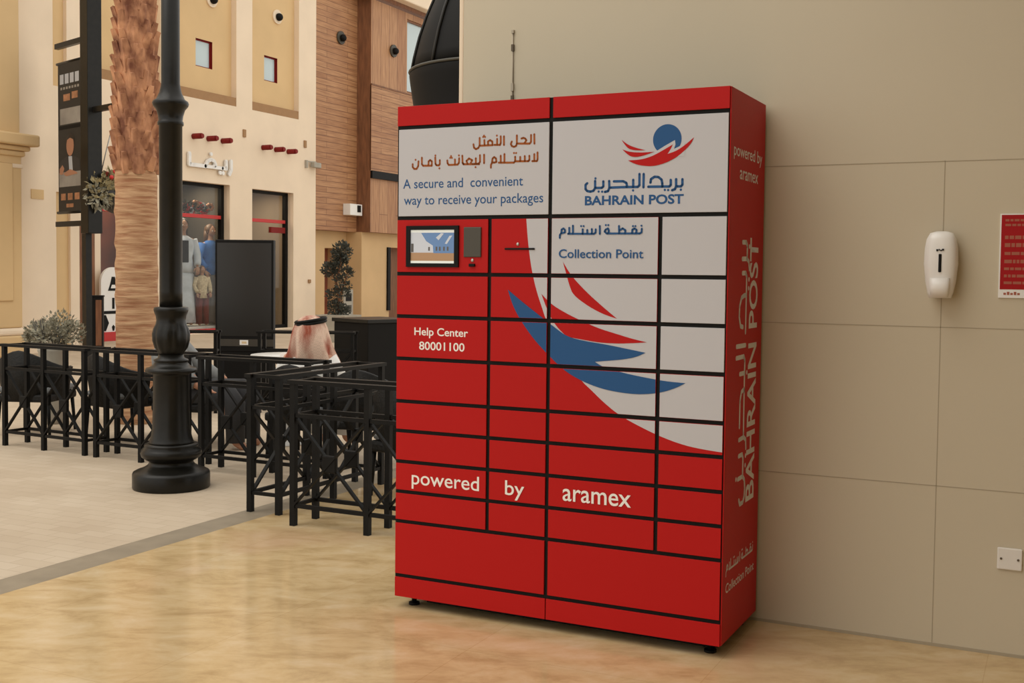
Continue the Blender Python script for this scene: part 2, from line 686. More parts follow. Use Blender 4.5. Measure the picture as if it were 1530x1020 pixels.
def smooth_poly(pts, corners=()):
    """round off a traced outline between its sharp corners (Chaikin, twice)"""
    for it in range(2):
        out, nc = [], set()
        n = len(pts)
        for i, p in enumerate(pts):
            if i in corners:
                nc.add(len(out))
                out.append(p)
            else:
                a, b = pts[i - 1], pts[(i + 1) % n]
                out.append((p[0] * .75 + a[0] * .25, p[1] * .75 + a[1] * .25))
                out.append((p[0] * .75 + b[0] * .25, p[1] * .75 + b[1] * .25))
        pts, corners = out, nc
    return pts


def decal(mb, poly, rect, place, m):
    """part of a printed outline that falls on the panel rect"""
    V = [[Vector((p[0], p[1], 0)) for p in poly]]
    for tri in tessellate_polygon(V):
        c = clip([tuple(V[0][i][:2]) for i in tri], *rect)
        if len(c) >= 3:
            mb.face([Vector(place(*q)) for q in c], m)


exec_parts = []
# ================================================================== SETTING
def rect_wall(mb, ys, zs, x, holes, m, jamb=None):
    """wall in the plane X = x facing +X, with rectangular recesses (y0,y1,z0,z1,depth,back material or None)"""
    Y = sorted(set(list(ys) + [v for h in holes for v in h[:2]]))
    Zs = sorted(set(list(zs) + [v for h in holes for v in h[2:4]]))
    for a, b in zip(Y, Y[1:]):
        for c, d in zip(Zs, Zs[1:]):
            if any(h[0] <= a and b <= h[1] and h[2] <= c and d <= h[3] for h in holes):
                continue
            mb.face([(x, a, c), (x, b, c), (x, b, d), (x, a, d)], m)
    for (y0, y1, z0, z1, dp, back) in holes:
        xb = x - dp
        j = jamb or m
        for q in ([(x, y0, z0), (x, y0, z1), (xb, y0, z1), (xb, y0, z0)], [(x, y1, z0), (xb, y1, z0), (xb, y1, z1), (x, y1, z1)],
                  [(x, y0, z1), (x, y1, z1), (xb, y1, z1), (xb, y0, z1)], [(x, y0, z0), (xb, y0, z0), (xb, y1, z0), (x, y1, z0)]):
            mb.face(q, j)
        if back:
            mb.face([(xb, y0, z0), (xb, y1, z0), (xb, y1, z1), (xb, y0, z1)], back)


# floors
b = MB(); b.box((-3.08, -9, -.1), (5, 30, 0), M_MARBLE); struct(b.build('floor'))
b = MB(); b.box((-3.285, -12, -.1), (-3.0805, 30, .0), M_STRIP); struct(b.build('trim_1'))
b = MB(); b.box((-40, -12, -.1), (-3.2855, 45, 0), M_PAVER); struct(b.build('paving'))

# plastered wall behind the locker, with its panel joints
b = MB()
b.box((-1.425, 0, 0), (5, .35, 4.6), M_WALL)
b.box((-1.4495, .0, 0), (-1.4255, .35, 4.6), M_CREAM, bevel=.006)
for z in (.634, 1.255, 1.897):
    b.box((-1.42, -.0010, z - .0015), (5, .001, z + .0015), M_JOINT)
b.box((.6920, -.0010, .0), (.6948, .001, 1.9), M_JOINT)
b.box((-1.42, -.003, 0), (5, .001, .012), M_JOINT)
struct(b.build('wall_back'))
b = MB(); b.box((5, -9, 0), (5.3, .35, 4.6), M_WALL); struct(b.build('shade_wall_right'))  # unseen wall, added so that light comes mainly from the left
b = MB(); b.box((.6, -9.3, 0), (5.3, -9.0, 4.6), M_WALL); struct(b.build('shade_wall_front'))  # unseen wall behind the camera, added to cut light from the back right
b = MB(); b.box((.35, -9.3, 4.6), (5.3, .35, 4.9), M_WALL); struct(b.build('shade_ceiling'))  # unseen slab overhead, added to hold sky light off the right-hand side

# ---- the shop building across the court (plane X = -16.2)
XF = -16.2
holes = [(12.05, 13.9, 5.2, 9.6, .16, M_TAN), (14.45, 16.35, 5.2, 9.6, .15, None), (16.92, 18.73, 5.2, 9.6, .15, None),
         (12.21, 13.8, .02, 3.38, .30, None), (14.3, 16.12, .02, 3.38, .30, None), (16.92, 18.52, .02, 3.36, .30, None)]
b = MB()
rect_wall(b, (11.0, 19.45), (0, 11.5), XF, holes, M_CREAM)
rect_wall(b, (14.45, 16.35), (5.2, 9.6), XF - .15, [(15.15, 15.70, 5.95, 6.56, .09, None)], M_TAN, M_REDFR)
rect_wall(b, (16.92, 18.73), (5.2, 9.6), XF - .15, [(17.55, 18.06, 6.0, 6.6, .09, None)], M_TAN, M_REDFR)
for (y0, y1) in ((12.05, 13.9), (14.45, 16.35), (16.92, 18.73)):   # brown sill bands in the recesses
    b.box((XF - .155, y0 + .002, 5.202), (XF - .01, y1 - .002, 5.40), M_TANDK)
struct(b.build('wall_left'))
# shop interiors
for (y0, y1, dep, m) in ((12.1, 13.9, 1.2, M_SHOPRED), (14.15, 16.62, 2.2, M_SHOPDK), (16.74, 18.9, 1.6, M_SHOPLT)):
    xa, xb = XF - .305, XF - dep
    for nm, lo, hi, mm in (('wall_inner', (xb - .05, y0, .0), (xb, y1, 3.5), m), ('wall_inner_side', (xb, y0 - .05, .0), (xa, y0, 3.5), m),
                           ('wall_inner_side', (xb, y1, .0), (xa, y1 + .05, 3.5), m), ('ceiling_inner', (xb, y0, 3.5), (xa, y1, 3.55), M_SHOPLT),
                           ('floor_inner', (xb, y0, .001), (xa, y1, .02), M_SHOPLT)):
        b = MB(); b.box(lo, hi, mm); struct(b.build(nm))

# shopfronts: frame, red transom, glass
def shopfront(name, y0, y1, z1, door=False):
    x = XF - .22
    b = MB()
    t = .07
    b.box((x - .05, y0, .02), (x + .05, y0 + t, z1), M_DARK)
    b.box((x - .05, y1 - t - .03, .02), (x + .05, y1, z1), M_DARK)
    b.box((x - .05, y0 + t, z1 - t), (x + .05, y1 - t, z1), M_DARK)
    b.box((x - .05, y0 + t, .02), (x + .05, y1 - t, .10), M_DARK if door else M_REDTR)
    fr = struct(b.build(name))
    b = MB()
    b.box((x - .04, y0 + t, 2.60), (x + .045, y1 - t, 2.68), M_REDTR)
    if door:
        b.box((x - .04, y0 + .95, 2.36), (x + .045, y1 - t, 2.50), M_REDFR)
    b.build('transom', fr)
    b = MB()
    b.box((x - .006, y0 + t, .10), (x + .006, y1 - t, z1 - t), M_GLASS)
    b.build('glass_pane', fr)
    return fr
shopfront('window_1', 12.21, 13.8, 3.38)
shopfront('window_2', 14.3, 16.12, 3.38)
dr = shopfront('door_1', 16.92, 18.52, 3.36, True)

# small upper windows in dark red reveals
for n, (y0, y1, z0, z1) in enumerate(((15.15, 15.70, 5.95, 6.56), (17.55, 18.06, 6.0, 6.6))):
    x = XF - .235
    b = MB()
    for lo, hi in (((x, y0 + .002, z1 - .03), (x + .03, y1 - .002, z1 - .002)), ((x, y0 + .002, z0 + .002), (x + .03, y1 - .002, z0 + .03)),
                   ((x, y0 + .002, z0 + .03), (x + .03, y0 + .03, z1 - .03)), ((x, y1 - .03, z0 + .03), (x + .03, y1 - .002, z1 - .03))):
        b.box(lo, hi, M_REDFR)
    fr = struct(b.build('window_%d' % (n + 3)))
    b = MB(); b.box((x + .002, y0 + .03, z0 + .03), (x + .012, y1 - .03, z1 - .03), M_SKYGLASS); b.build('glass_pane', fr)

# ---- timber clad tower
b = MB()
rect_wall(b, (19.45, 21.35), (2.5, 9.6), XF - .02, [], M_PLANKH)
b.face([(XF - .02, 19.45, 2.5), (XF - 1.5, 19.45, 2.5), (XF - 1.5, 19.45, 9.6), (XF - .02, 19.45, 9.6)], M_PLANKH)
b.face([(XF - .02, 19.45, 2.5), (XF - .02, 21.35, 2.5), (XF - .5, 21.35, 2.5), (XF - .5, 19.45, 2.5)], M_BROWN)
struct(b.build('wall_tower', fix=False))
# set-forward bay, narrower side return in dark brown boards
b = MB()
b.face([(XF - .02, 21.35, 2.5), (XF + .42, 21.35, 2.5), (XF + .42, 21.35, 8.72), (XF - .02, 21.35, 8.72)], M_BROWN)
struct(b.build('wall_return', fix=False))
XT = XF + .42
b = MB()
rect_wall(b, (21.35, 26.5), (6.45, 8.72), XT, [(23.2, 25.6, 6.5, 8.55, .14, None)], M_PLANKV)
struct(b.build('wall_boards', fix=False))
b = MB()
rect_wall(b, (21.35, 30), (4.15, 6.45), XT + .02, [], M_PLANKH)
b.face([(XT + .02, 21.35, 4.15), (XT + .02, 21.35, 6.45), (XT - .02, 21.35, 6.45), (XT - .02, 21.35, 4.15)], M_BROWN)
b.box((XT - .2, 21.36, 3.95), (XT + .06, 30, 4.15), M_DARK)
b.face([(XT - .02, 21.35, 2.5), (XT - .02, 30, 2.5), (XT - .02, 30, 3.95), (XT - .02, 21.35, 3.95)], M_PLANKV)
b.box((XT - .2, 21.352, 6.43), (XT + .035, 30, 6.47), M_BROWN)
b.face([(XT - .02, 21.35, 2.5), (XT - .02, 30, 2.5), (XT - .6, 30, 2.5), (XT - .6, 21.35, 2.5)], M_BROWN)
struct(b.build('wall_cladding', fix=False))
b = MB(); b.box((XT - .14, 23.2, 6.5), (XT - .10, 25.6, 8.55), M_SKYGLASS)
fr = struct(b.build('window_5'))
b = MB()
for z in (6.5, 8.5):
    b.box((XT - .10, 23.2, z), (XT - .04, 25.6, z + .05), M_BROWN)
b.box((XT - .10, 23.2, 6.5), (XT - .04, 23.24, 8.55), M_BROWN)
b.build('window_frame', fr)
# cream attic and cornice over the tower
b = MB()
b.box((XF - 1.5, 21.0, 8.82), (XT - .05, 36, 16), M_CREAM)
b.box((XF - 1.5, 19.45, 9.6), (XF - .1, 21.2, 16), M_CREAM)
b.box((XF - 1.0, 21.0, 8.76), (XT + .12, 36, 8.86), M_BROWN)
b.box((XF - 1.0, 21.0, 8.86), (XT + .40, 36, 9.25), M_CREAM, bevel=.03)
b.box((XF - 1.0, 21.0, 9.25), (XT + .22, 36, 9.62), M_TAN)
struct(b.build('trim_2'))
# yellow base of the tower with its recesses
b = MB()
rect_wall(b, (19.45, 21.35), (0, 2.5), XF - .35, [(20.35, 21.2, .02, 2.05, .5, M_SHOPRED)], M_TOWERWALL)
b.face([(XF - .35, 21.35, 0), (XF + .15, 21.35, 0), (XF + .15, 21.35, 2.5), (XF - .35, 21.35, 2.5)], M_TOWERWALL)
rect_wall(b, (21.35, 30), (0, 2.5), XF + .15, [(22.75, 24.6, .02, 2.12, .35, M_BROWN)], M_TOWERWALL)
b.box((XF + .05, 22.62, .35), (XF + .2, 22.76, 2.12), M_DARK)
struct(b.build('wall_base', fix=False))

# ---- nearer cream building at the far left (plane X = -14.5)
XL = -14.5
b = MB()
rect_wall(b, (-2, 10.06), (0, 9), XL, [(9.55, 9.86, 0, 2.75, .05, M_TAN), (9.50, 9.80, 4.55, 9, .08, M_TAN)], M_CREAM)
b.face([(XL, 10.06, 0), (XL - 3, 10.06, 0), (XL - 3, 10.06, 9), (XL, 10.06, 9)], M_CREAM)
b.box((XL - .01, 9.02, 2.60), (XL + .012, 9.28, 2.76), M_TAN)
struct(b.build('wall_pale', fix=False))
# classical pier in front of it: base, shaft, capital
b = MB()
b.box((XL + .01, 6.6, 0), (XL + .36, 8.66, .34), M_TAN, bevel=.03)
b.box((XL + .01, 6.7, .34), (XL + .33, 8.62, .46), M_CREAM, bevel=.04)
b.box((XL + .01, 6.8, .46), (XL + .28, 8.60, 3.30), M_TAN, bevel=.03)
b.box((XL + .281, 7.1, .9), (XL + .31, 8.40, 3.12), M_TAN, bevel=.02)
b.box((XL + .01, 6.75, 3.05), (XL + .30, 8.62, 3.12), M_CREAM, bevel=.02)
b.box((XL + .01, 6.7, 3.24), (XL + .33, 8.64, 3.33), M_TAN, bevel=.03)
b.box((XL + .01, 6.6, 3.33), (XL + .38, 8.70, 3.41), M_TAN, bevel=.03)
b.box((XL + .01, 6.5, 3.41), (XL + .48, 8.80, 3.60), M_TAN, bevel=.03)
b.box((XL + .01, 6.8, 3.60), (XL + .27, 8.58, 9), M_TAN, bevel=.03)
struct(b.build('wall_pier'))

# ================================================================== PARCEL LOCKER
W_, H_, D_, LEG = 1.448, 2.10, .525, .047
locker = thing('parcel_locker', 'large red and white parcel locker with many doors and touch screen against the beige wall', 'parcel locker', (0, -.0236, 0), -.0076)


def FR(lift=0.0):
    return lambda u, v: (u - W_, -D_ - lift, v + LEG)


def SD(lift=0.0):
    return lambda s, v: (lift, -D_ + s, v + LEG)


b = MB()
b.box((-W_, -D_ + .0075, LEG), (-.0045, 0, LEG + H_), M_FRAME, bevel=.002)
b.build('cabinet_body', locker)
b = MB()
b.box((-.0044, -D_ + .006, LEG + .002), (0, -.002, LEG + H_ - .001), M_RED_SIDE, bevel=.001)
side = b.build('side_panel', locker)
b = MB(); b.box((-W_ + .10, -D_ + .11, .004), (-.05, -.03, LEG - .0005), M_FRAME); b.build('under_light_block', locker)  # added block that stops light under the cabinet and deepens its floor shadow
for (x, y) in ((-W_ + .06, -D_ + .07), (-.06, -D_ + .07), (-W_ + .06, -.06), (-.06, -.06)):
    b = MB()
    b.tube([(x, y, 0), (x, y, .010)], .024, M_DARK, 14)
    b.tube([(x, y, .010), (x, y, LEG + .002)], .011, M_DARK, 12)
    b.build('levelling_foot', locker)

GW = [(.6141, 1.6307), (.6208, 1.552), (.6304, 1.4762), (.6456, 1.3941), (.6677, 1.3185), (.6896, 1.262), (.7056, 1.2181), (.7752, 1.0904), (.8635, .9774), (.9067, .9433), (.9603, .8974), (1.0238, .8526), (1.0965, .8189), (1.1883, .7824), (1.2782, .7562), (1.3564, .7438), (1.4758, .7354), (1.4758, 1.6307)]
GB = [(.5356, 1.3327), (.6065, 1.2805), (.6965, 1.2195), (.7409, 1.1889), (.8014, 1.1493), (.8821, 1.1346), (.9665, 1.1253), (1.0496, 1.1122), (1.1312, 1.0994), (1.0911, 1.0803), (1.0299, 1.0677), (.9206, 1.0555), (.9578, 1.0348), (1.0515, 1.0153), (1.1333, 1.0033), (1.2135, .9935), (1.2923, .9904), (1.2536, .9691), (1.1947, .9483), (1.1144, .9366), (1.0325, .9392), (.9488, .9508), (.8635, .9774), (.7873, 1.0161), (.7152, 1.0777), (.6533, 1.1356), (.5905, 1.2143), (.5557, 1.2742)]
GR2 = [(.6862, 1.3174), (.7308, 1.2764), (.7944, 1.2433), (.8593, 1.2156), (.9339, 1.1876), (1.0073, 1.1687), (1.0795, 1.1502), (1.1354, 1.1399), (1.09, 1.1352), (1.008, 1.1299), (.935, 1.1318), (.8713, 1.1401), (.8014, 1.1493), (.7629, 1.1797), (.7317, 1.2186), (.7068, 1.2679)]
GR1 = [(.7781, 1.4477), (.8135, 1.3938), (.8786, 1.331), (.9427, 1.2787), (1.0113, 1.2271), (.9539, 1.2429), (.8902, 1.2725), (.8255, 1.3152), (.8089, 1.3494), (.794, 1.3985)]
GRAPH = [(smooth_poly(GW, (0, 16, 17)), M_WHITE), (smooth_poly(GR1, (0, 4)), M_RED), (smooth_poly(GR2, (0, 7, 12)), M_RED),
         (smooth_poly(GB, (0, 8, 11, 16)), M_BLUE)]

ROWS = [2.10, 2.010, 1.628, 1.392, 1.211, 1.030, .847, .719, .587, .457, .328, .092, 0.0]
G2 = .0080          # half of the gap between two doors


def panel(name, u0, u1, v0, v1, m=M_RED, graphics=False, label=None, bottom=G2, top=G2, left=G2, right=G2):
    b = MB()
    x0, x1, z0, z1 = u0 + left - W_, u1 - right - W_, v0 + bottom + LEG, v1 - top + LEG
    b.box((x0, -D_, z0), (x1, -D_ + .007, z1), m, bevel=.0010)
    if graphics:
        rect = (u0 + left + .0009, u1 - right - .0009, v0 + bottom + .0009, v1 - top - .0009)
        for k, (poly, gm) in enumerate(GRAPH):
            decal(b, poly, rect, FR(.0004 * (k + 1)), gm)
    o = b.build(name, locker, fix=False)
    if label:
        o['label'] = label
    return o


CU = [0, .4495, .7195, 1.1820, W_]
LBL = 'printed with part of a white, red and blue feather pattern'
# top bands, two printed boards, two deep lower doors, two plinth boards
panel('header_panel', 0, .7195, ROWS[1], ROWS[0], top=0, left=.003)
panel('header_panel', .7195, W_, ROWS[1], ROWS[0], top=0, right=.005)
msgp = panel('sign_panel', 0, .7195, ROWS[2], ROWS[1], M_WHITE, left=.010, label='white board with orange and blue writing')
logop = panel('sign_panel', .7195, W_, ROWS[2], ROWS[1], M_WHITE, label='white board with blue and red emblem')
panel('door', 0, .7195, ROWS[11], ROWS[10], left=.004, label='deep red door')
panel('door', .7195, W_, ROWS[11], ROWS[10], label='deep red door')
panel('plinth_panel', 0, .7195, 0, ROWS[11], bottom=0, left=.003, right=.002)
panel('plinth_panel', .7195, W_, 0, ROWS[11], bottom=0, left=.002, right=.005)
DOOR = {}
for r in range(2, 10):
    for c in range(4):
        nm = 'console_panel' if (r == 2 and c == 0) else 'door'
        gr = c > 0
        white = r == 2 and c > 1 or (c == 3 and r < 6)
        DOOR[(r, c)] = panel(nm, CU[c], CU[c + 1], ROWS[r + 1], ROWS[r], M_WHITE if (c == 3 and r < 5) else M_RED, graphics=gr, left=.005 if c == 0 else G2,
                             label='white door' if (c == 3 and r < 5) else ('door ' + LBL if (gr and r < 7) else None))


def lettering(parent, fn, label=None):
    b = MB()
    fn(b)
    o = b.build('lettering', parent, fix=False)
    if label:
        o['label'] = label
    return o


P = FR(.0006)
PG = FR(.0022)
# Arabic lines drawn as pen strokes
AR1 = [[(0.6458, 1.9562), (0.647, 1.9191)], [(0.6316, 1.954), (0.6319, 1.9274), (0.6267, 1.92), (0.573, 1.9223)], [(0.5889, 1.9417), (0.5975, 1.9442), (0.6061, 1.9409), (0.6111, 1.934), (0.6031, 1.9229)], [(0.5682, 1.9551), (0.5686, 1.9225), (0.5655, 1.913), (0.5558, 1.9096), (0.546, 1.9135), (0.5415, 1.9217), (0.5458, 1.9312)], [(0.5099, 1.9539), (0.5104, 1.9192)], [(0.4953, 1.9546), (0.4956, 1.9276), (0.4924, 1.92), (0.467, 1.9211)], [(0.4789, 1.9447), (0.4792, 1.9205)], [(0.4382, 1.9223), (0.437, 1.9359), (0.4469, 1.9413), (0.4569, 1.9351), (0.4582, 1.9214)], [(0.4202, 1.9425), (0.4211, 1.922)], [(0.4593, 1.9204), (0.3992, 1.9204)], [(0.3984, 1.9523), (0.3987, 1.922), (0.3926, 1.9115), (0.3814, 1.9071), (0.3723, 1.9134), (0.3699, 1.9272)]]
AD1 = [(0.4776, 1.9583), (0.4145, 1.9554), (0.4234, 1.955), (0.4184, 1.9605)]
AR2 = [[(0.6612, 1.8832), (0.6616, 1.8547), (0.6585, 1.8491), (0.6383, 1.8498)], [(0.6471, 1.8771), (0.6475, 1.8495)], [(0.6252, 1.8713), (0.6254, 1.8541), (0.619, 1.8505)], [(0.6048, 1.8711), (0.6051, 1.851)], [(0.5844, 1.8681), (0.5846, 1.8517)], [(0.5617, 1.8699), (0.5619, 1.8526)], [(0.6212, 1.8501), (0.5608, 1.8514), (0.5565, 1.8464), (0.4876, 1.8484)], [(0.5129, 1.8823), (0.5133, 1.8485)], [(0.4961, 1.8762), (0.4965, 1.8481)], [(0.4567, 1.8505), (0.4587, 1.866), (0.4664, 1.8719), (0.4749, 1.8654), (0.4766, 1.8517), (0.4667, 1.8492), (0.4567, 1.8505)], [(0.4567, 1.8486), (0.4517, 1.841), (0.4518, 1.8293)], [(0.4196, 1.883), (0.42, 1.8489)], [(0.4006, 1.8818), (0.4009, 1.8544), (0.3943, 1.8472), (0.3661, 1.8468)], [(0.3812, 1.8698), (0.3815, 1.8473)], [(0.3975, 1.8454), (0.3228, 1.8474)], [(0.3433, 1.8479), (0.3375, 1.8603), (0.3499, 1.8701), (0.3646, 1.8623), (0.358, 1.8517)], [(0.3179, 1.8827), (0.3194, 1.853), (0.3251, 1.8473)], [(0.3032, 1.8724), (0.3022, 1.8537), (0.2966, 1.8469), (0.254, 1.8464), (0.2482, 1.8536), (0.2469, 1.8655)], [(0.2833, 1.8682), (0.2835, 1.8474)], [(0.2109, 1.8678), (0.2111, 1.8509), (0.2053, 1.8461), (0.1948, 1.8474), (0.19, 1.8536), (0.1887, 1.8796)], [(0.156, 1.8488), (0.1571, 1.8648), (0.1641, 1.8701), (0.1724, 1.8642), (0.1725, 1.8502)], [(0.1725, 1.8462), (0.13, 1.8472), (0.1241, 1.8539), (0.1239, 1.881)], [(0.1074, 1.8665), (0.1063, 1.8464), (0.0981, 1.835), (0.0873, 1.8349), (0.0789, 1.8433), (0.0788, 1.8554)]]
AD2 = [(0.556, 1.8851), (0.5658, 1.8847), (0.3803, 1.8336), (0.3019, 1.8843), (0.2607, 1.8759), (0.2688, 1.8756), (0.2645, 1.8827), (0.1891, 1.888), (0.2093, 1.834), (0.093, 1.8731)]
AR3 = [[(1.1078, 1.5757), (1.1068, 1.5617), (1.0995, 1.5576), (0.964, 1.5583), (0.9549, 1.5657), (0.9586, 1.5733), (0.9687, 1.5779), (0.9727, 1.5684), (0.9691, 1.559)], [(1.0685, 1.5596), (1.0694, 1.5725), (1.078, 1.5771), (1.0868, 1.5712), (1.0846, 1.5595)], [(1.0141, 1.587), (1.0151, 1.5587)], [(1.0169, 1.5705), (1.0294, 1.5775), (1.0408, 1.5703), (1.0398, 1.5586)], [(0.9341, 1.5877), (0.9346, 1.5568)], [(0.9171, 1.5748), (0.9166, 1.5617), (0.9102, 1.5572), (0.7994, 1.5581)], [(0.9008, 1.5761), (0.9012, 1.5582)], [(0.8815, 1.5726), (0.8818, 1.5583)], [(0.862, 1.5752), (0.8623, 1.5584)], [(0.8199, 1.5899), (0.8204, 1.5587)], [(0.8043, 1.5816), (0.8047, 1.558)], [(0.7702, 1.5614), (0.7713, 1.5746), (0.7792, 1.5794), (0.7859, 1.5733), (0.7861, 1.5637), (0.7702, 1.5601)], [(0.7702, 1.5601), (0.7642, 1.5541), (0.7639, 1.542)]]
AD3 = [(1.1063, 1.5873), (1.0716, 1.586), (1.0816, 1.5859), (0.9595, 1.591), (0.9697, 1.5909), (0.8552, 1.5879), (0.8657, 1.5878)]


def script(b, strokes, dots, wd, place, m):
    for q in strokes:
        stroke(b, q, wd, place, m)
    for d in dots:
        stroke(b, [d], wd * 1.05, place, m)
lettering(msgp, lambda b: script(b, AR1, AD1, .0082, P, M_ORANGE), 'orange writing')
lettering(msgp, lambda b: script(b, AR2, AD2, .0082, P, M_ORANGE), 'orange writing')
lettering(msgp, lambda b: fit_text(b, 'A secure and  convenient', .0329, .598, 1.7535, .0385, P, M_BLUE, 'H', .004), 'blue writing')
lettering(msgp, lambda b: fit_text(b, 'way to receive your packages', .037, .6887, 1.6845, .0385, P, M_BLUE, 'H', .004), 'blue writing')
# emblem: blue disc with a red bird
LC = (1.2036, 1.9132)
LW = [(1.1415, 1.8564), (1.1607, 1.8695), (1.1925, 1.8877), (1.2345, 1.9091), (1.2366, 1.8924), (1.2312, 1.8761), (1.2535, 1.8851), (1.2733, 1.8991), (1.2746, 1.8468), (1.1417, 1.8463)]
LB = [(1.0468, 1.8386), (1.099, 1.8395), (1.1463, 1.8517), (1.1928, 1.8749), (1.2262, 1.8929), (1.219, 1.8766), (1.206, 1.8578), (1.2395, 1.8675), (1.2736, 1.8881), (1.3089, 1.9166), (1.2992, 1.8952), (1.274, 1.8688), (1.2401, 1.8426), (1.194, 1.8221), (1.1471, 1.8126), (1.0995, 1.817), (1.0693, 1.8265)]
LF1 = [(1.0191, 1.9187), (1.0468, 1.8978), (1.0801, 1.8851), (1.1173, 1.8752), (1.0743, 1.8758), (1.0471, 1.8837), (1.0316, 1.9013)]
LF2 = [(1.0229, 1.8819), (1.0504, 1.8712), (1.0985, 1.8664), (1.153, 1.8682), (1.1225, 1.8582), (1.0869, 1.8501), (1.0598, 1.8522), (1.0414, 1.8642)]
b = MB()
FULL = (0, W_, 0, H_)
decal(b, [(LC[0] + .0568 * cos(2 * pi * k / 48), LC[1] + .0568 * sin(2 * pi * k / 48)) for k in range(48)], FULL, FR(.0005), M_BLUE)
decal(b, LW, FULL, FR(.0009), M_WHITE)
for q, s in ((LB, (0, 4, 6, 9)), (LF1, (0, 3)), (LF2, (0, 3))):
    decal(b, smooth_poly(q, s), FULL, FR(.0013), M_RED)
b.build('emblem', logop, fix=False)

STR = [[(1.266, 1.7609), (1.2664, 1.7405), (1.2611, 1.7342), (1.2458, 1.7346)], [(1.2412, 1.7617), (1.2418, 1.7347), (1.2374, 1.7242), (1.2261, 1.7204)], [(1.22, 1.7593), (1.2204, 1.7402), (1.215, 1.7348), (1.1308, 1.7357)], [(1.1393, 1.7512), (1.1412, 1.7645), (1.1551, 1.773), (1.1707, 1.7716), (1.1834, 1.7618), (1.1868, 1.747), (1.1871, 1.7352)], [(1.1115, 1.7847), (1.1113, 1.7341)], [(1.0944, 1.7852), (1.0947, 1.742), (1.0881, 1.7362), (1.0418, 1.7368), (.9772, 1.736)], [(1.0694, 1.7636), (1.0693, 1.7361)], [(.9897, 1.7598), (1.0285, 1.7593), (1.0415, 1.7524), (1.045, 1.7373)], [(.9702, 1.7618), (.9714, 1.7346), (.9661, 1.7226), (.953, 1.7199)], [(.9457, 1.761), (.9461, 1.7413), (.9396, 1.736), (.9133, 1.736)], [(.9112, 1.7635), (.9117, 1.7361), (.9052, 1.7256), (.8921, 1.7222), (.8787, 1.7247), (.8713, 1.7325), (.871, 1.7493), (.8782, 1.7552)]]
DOTS = [(1.2605, 1.7216), (1.1973, 1.7222), (1.2107, 1.7213), (1.0693, 1.7232), (.9267, 1.722), (.9415, 1.7211), (.9126, 1.7734)]


def wordmark(b):
    for s in STR:
        stroke(b, s, .0098, P, M_BLUE)
    for d in DOTS:
        stroke(b, [d], .0095, P, M_BLUE)
lettering(logop, wordmark, 'blue lettering')
lettering(logop, lambda b: fit_text(b, 'BAHRAIN POST', .869, 1.2725, 1.6703, .0350, P, M_BLUE, 'H', .030), 'blue lettering')
lettering(DOOR[(2, 2)], lambda b: script(b, AR3, AD3, .0078, PG, M_BLUE), 'blue writing')
lettering(DOOR[(2, 2)], lambda b: fit_text(b, 'Collection Point', .7605, 1.1155, 1.463, .0335, PG, M_BLUE, 'H', .012), 'blue writing')
lettering(DOOR[(4, 0)], lambda b: fit_text(b, 'Help Center', .0932, .3525, 1.133, .0325, P, M_LETTER, 'H', .014), 'white writing')
lettering(DOOR[(4, 0)], lambda b: fit_text(b, '80001100', .1173, .3366, 1.072, .034, P, M_LETTER, 'H', .014), 'white writing')
lettering(DOOR[(8, 0)], lambda b: fit_text(b, 'powered', .0851, .4109, .4945, .0590, P, M_LETTER, 'd', .006), 'white writing')
lettering(DOOR[(8, 1)], lambda b: fit_text(b, 'by', .5328, .6199, .4925, .0590, PG, M_LETTER, 'b', .006), 'white writing')
lettering(DOOR[(8, 2)], lambda b: fit_text(b, 'aramex', .791, 1.0811, .4938, .0470, PG, M_LETTER, 'x', .008), 'white writing')

# side panel lettering
S = SD(.0006)
def side_up(a, t):          # a runs up the panel, t from the front edge backwards
    return S(t, a)
SL = 'silver lettering'
lettering(side, lambda b: fit_text(b, 'powered by', .050, .475, 1.852, .046, S, M_LETTERS_SIDE, 'd', .006), SL)
lettering(side, lambda b: fit_text(b, 'aramex', .140, .415, 1.769, .034, S, M_LETTERS_SIDE, 'x', .006), SL)
lettering(side, lambda b: script(b, AR3, AD3, .0070, lambda u, v: S(.045 + (u - .759) * .41 / .3546, .272 + (v - 1.555) * 1.1), M_LETTERS_SIDE), SL)
lettering(side, lambda b: fit_text(b, 'Collection Point', .050, .470, .190, .036, S, M_LETTERS_SIDE, 'H', .008), SL)
V = lambda a, t: S(.4400 - t, a)      # reading upwards: base line towards the back edge
lettering(side, lambda b: fit_text(b, 'BAHRAIN POST', .494, 1.550, 0.0, .125, V, M_LETTERS_SIDE, 'H', .018), SL)
KA, KT = (1.550 - .500) / (1.2725 - .869), 2.60
Q = lambda u, v: V(.500 + (u - .8705) * KA, .170 + (v - 1.7345) * KT)
def side_wordmark(b):
    for q in STR:
        stroke(b, q, .0070, Q, M_LETTERS_SIDE)
    for d in DOTS:
        stroke(b, [d], .0075, Q, M_LETTERS_SIDE)
lettering(side, side_wordmark, SL)

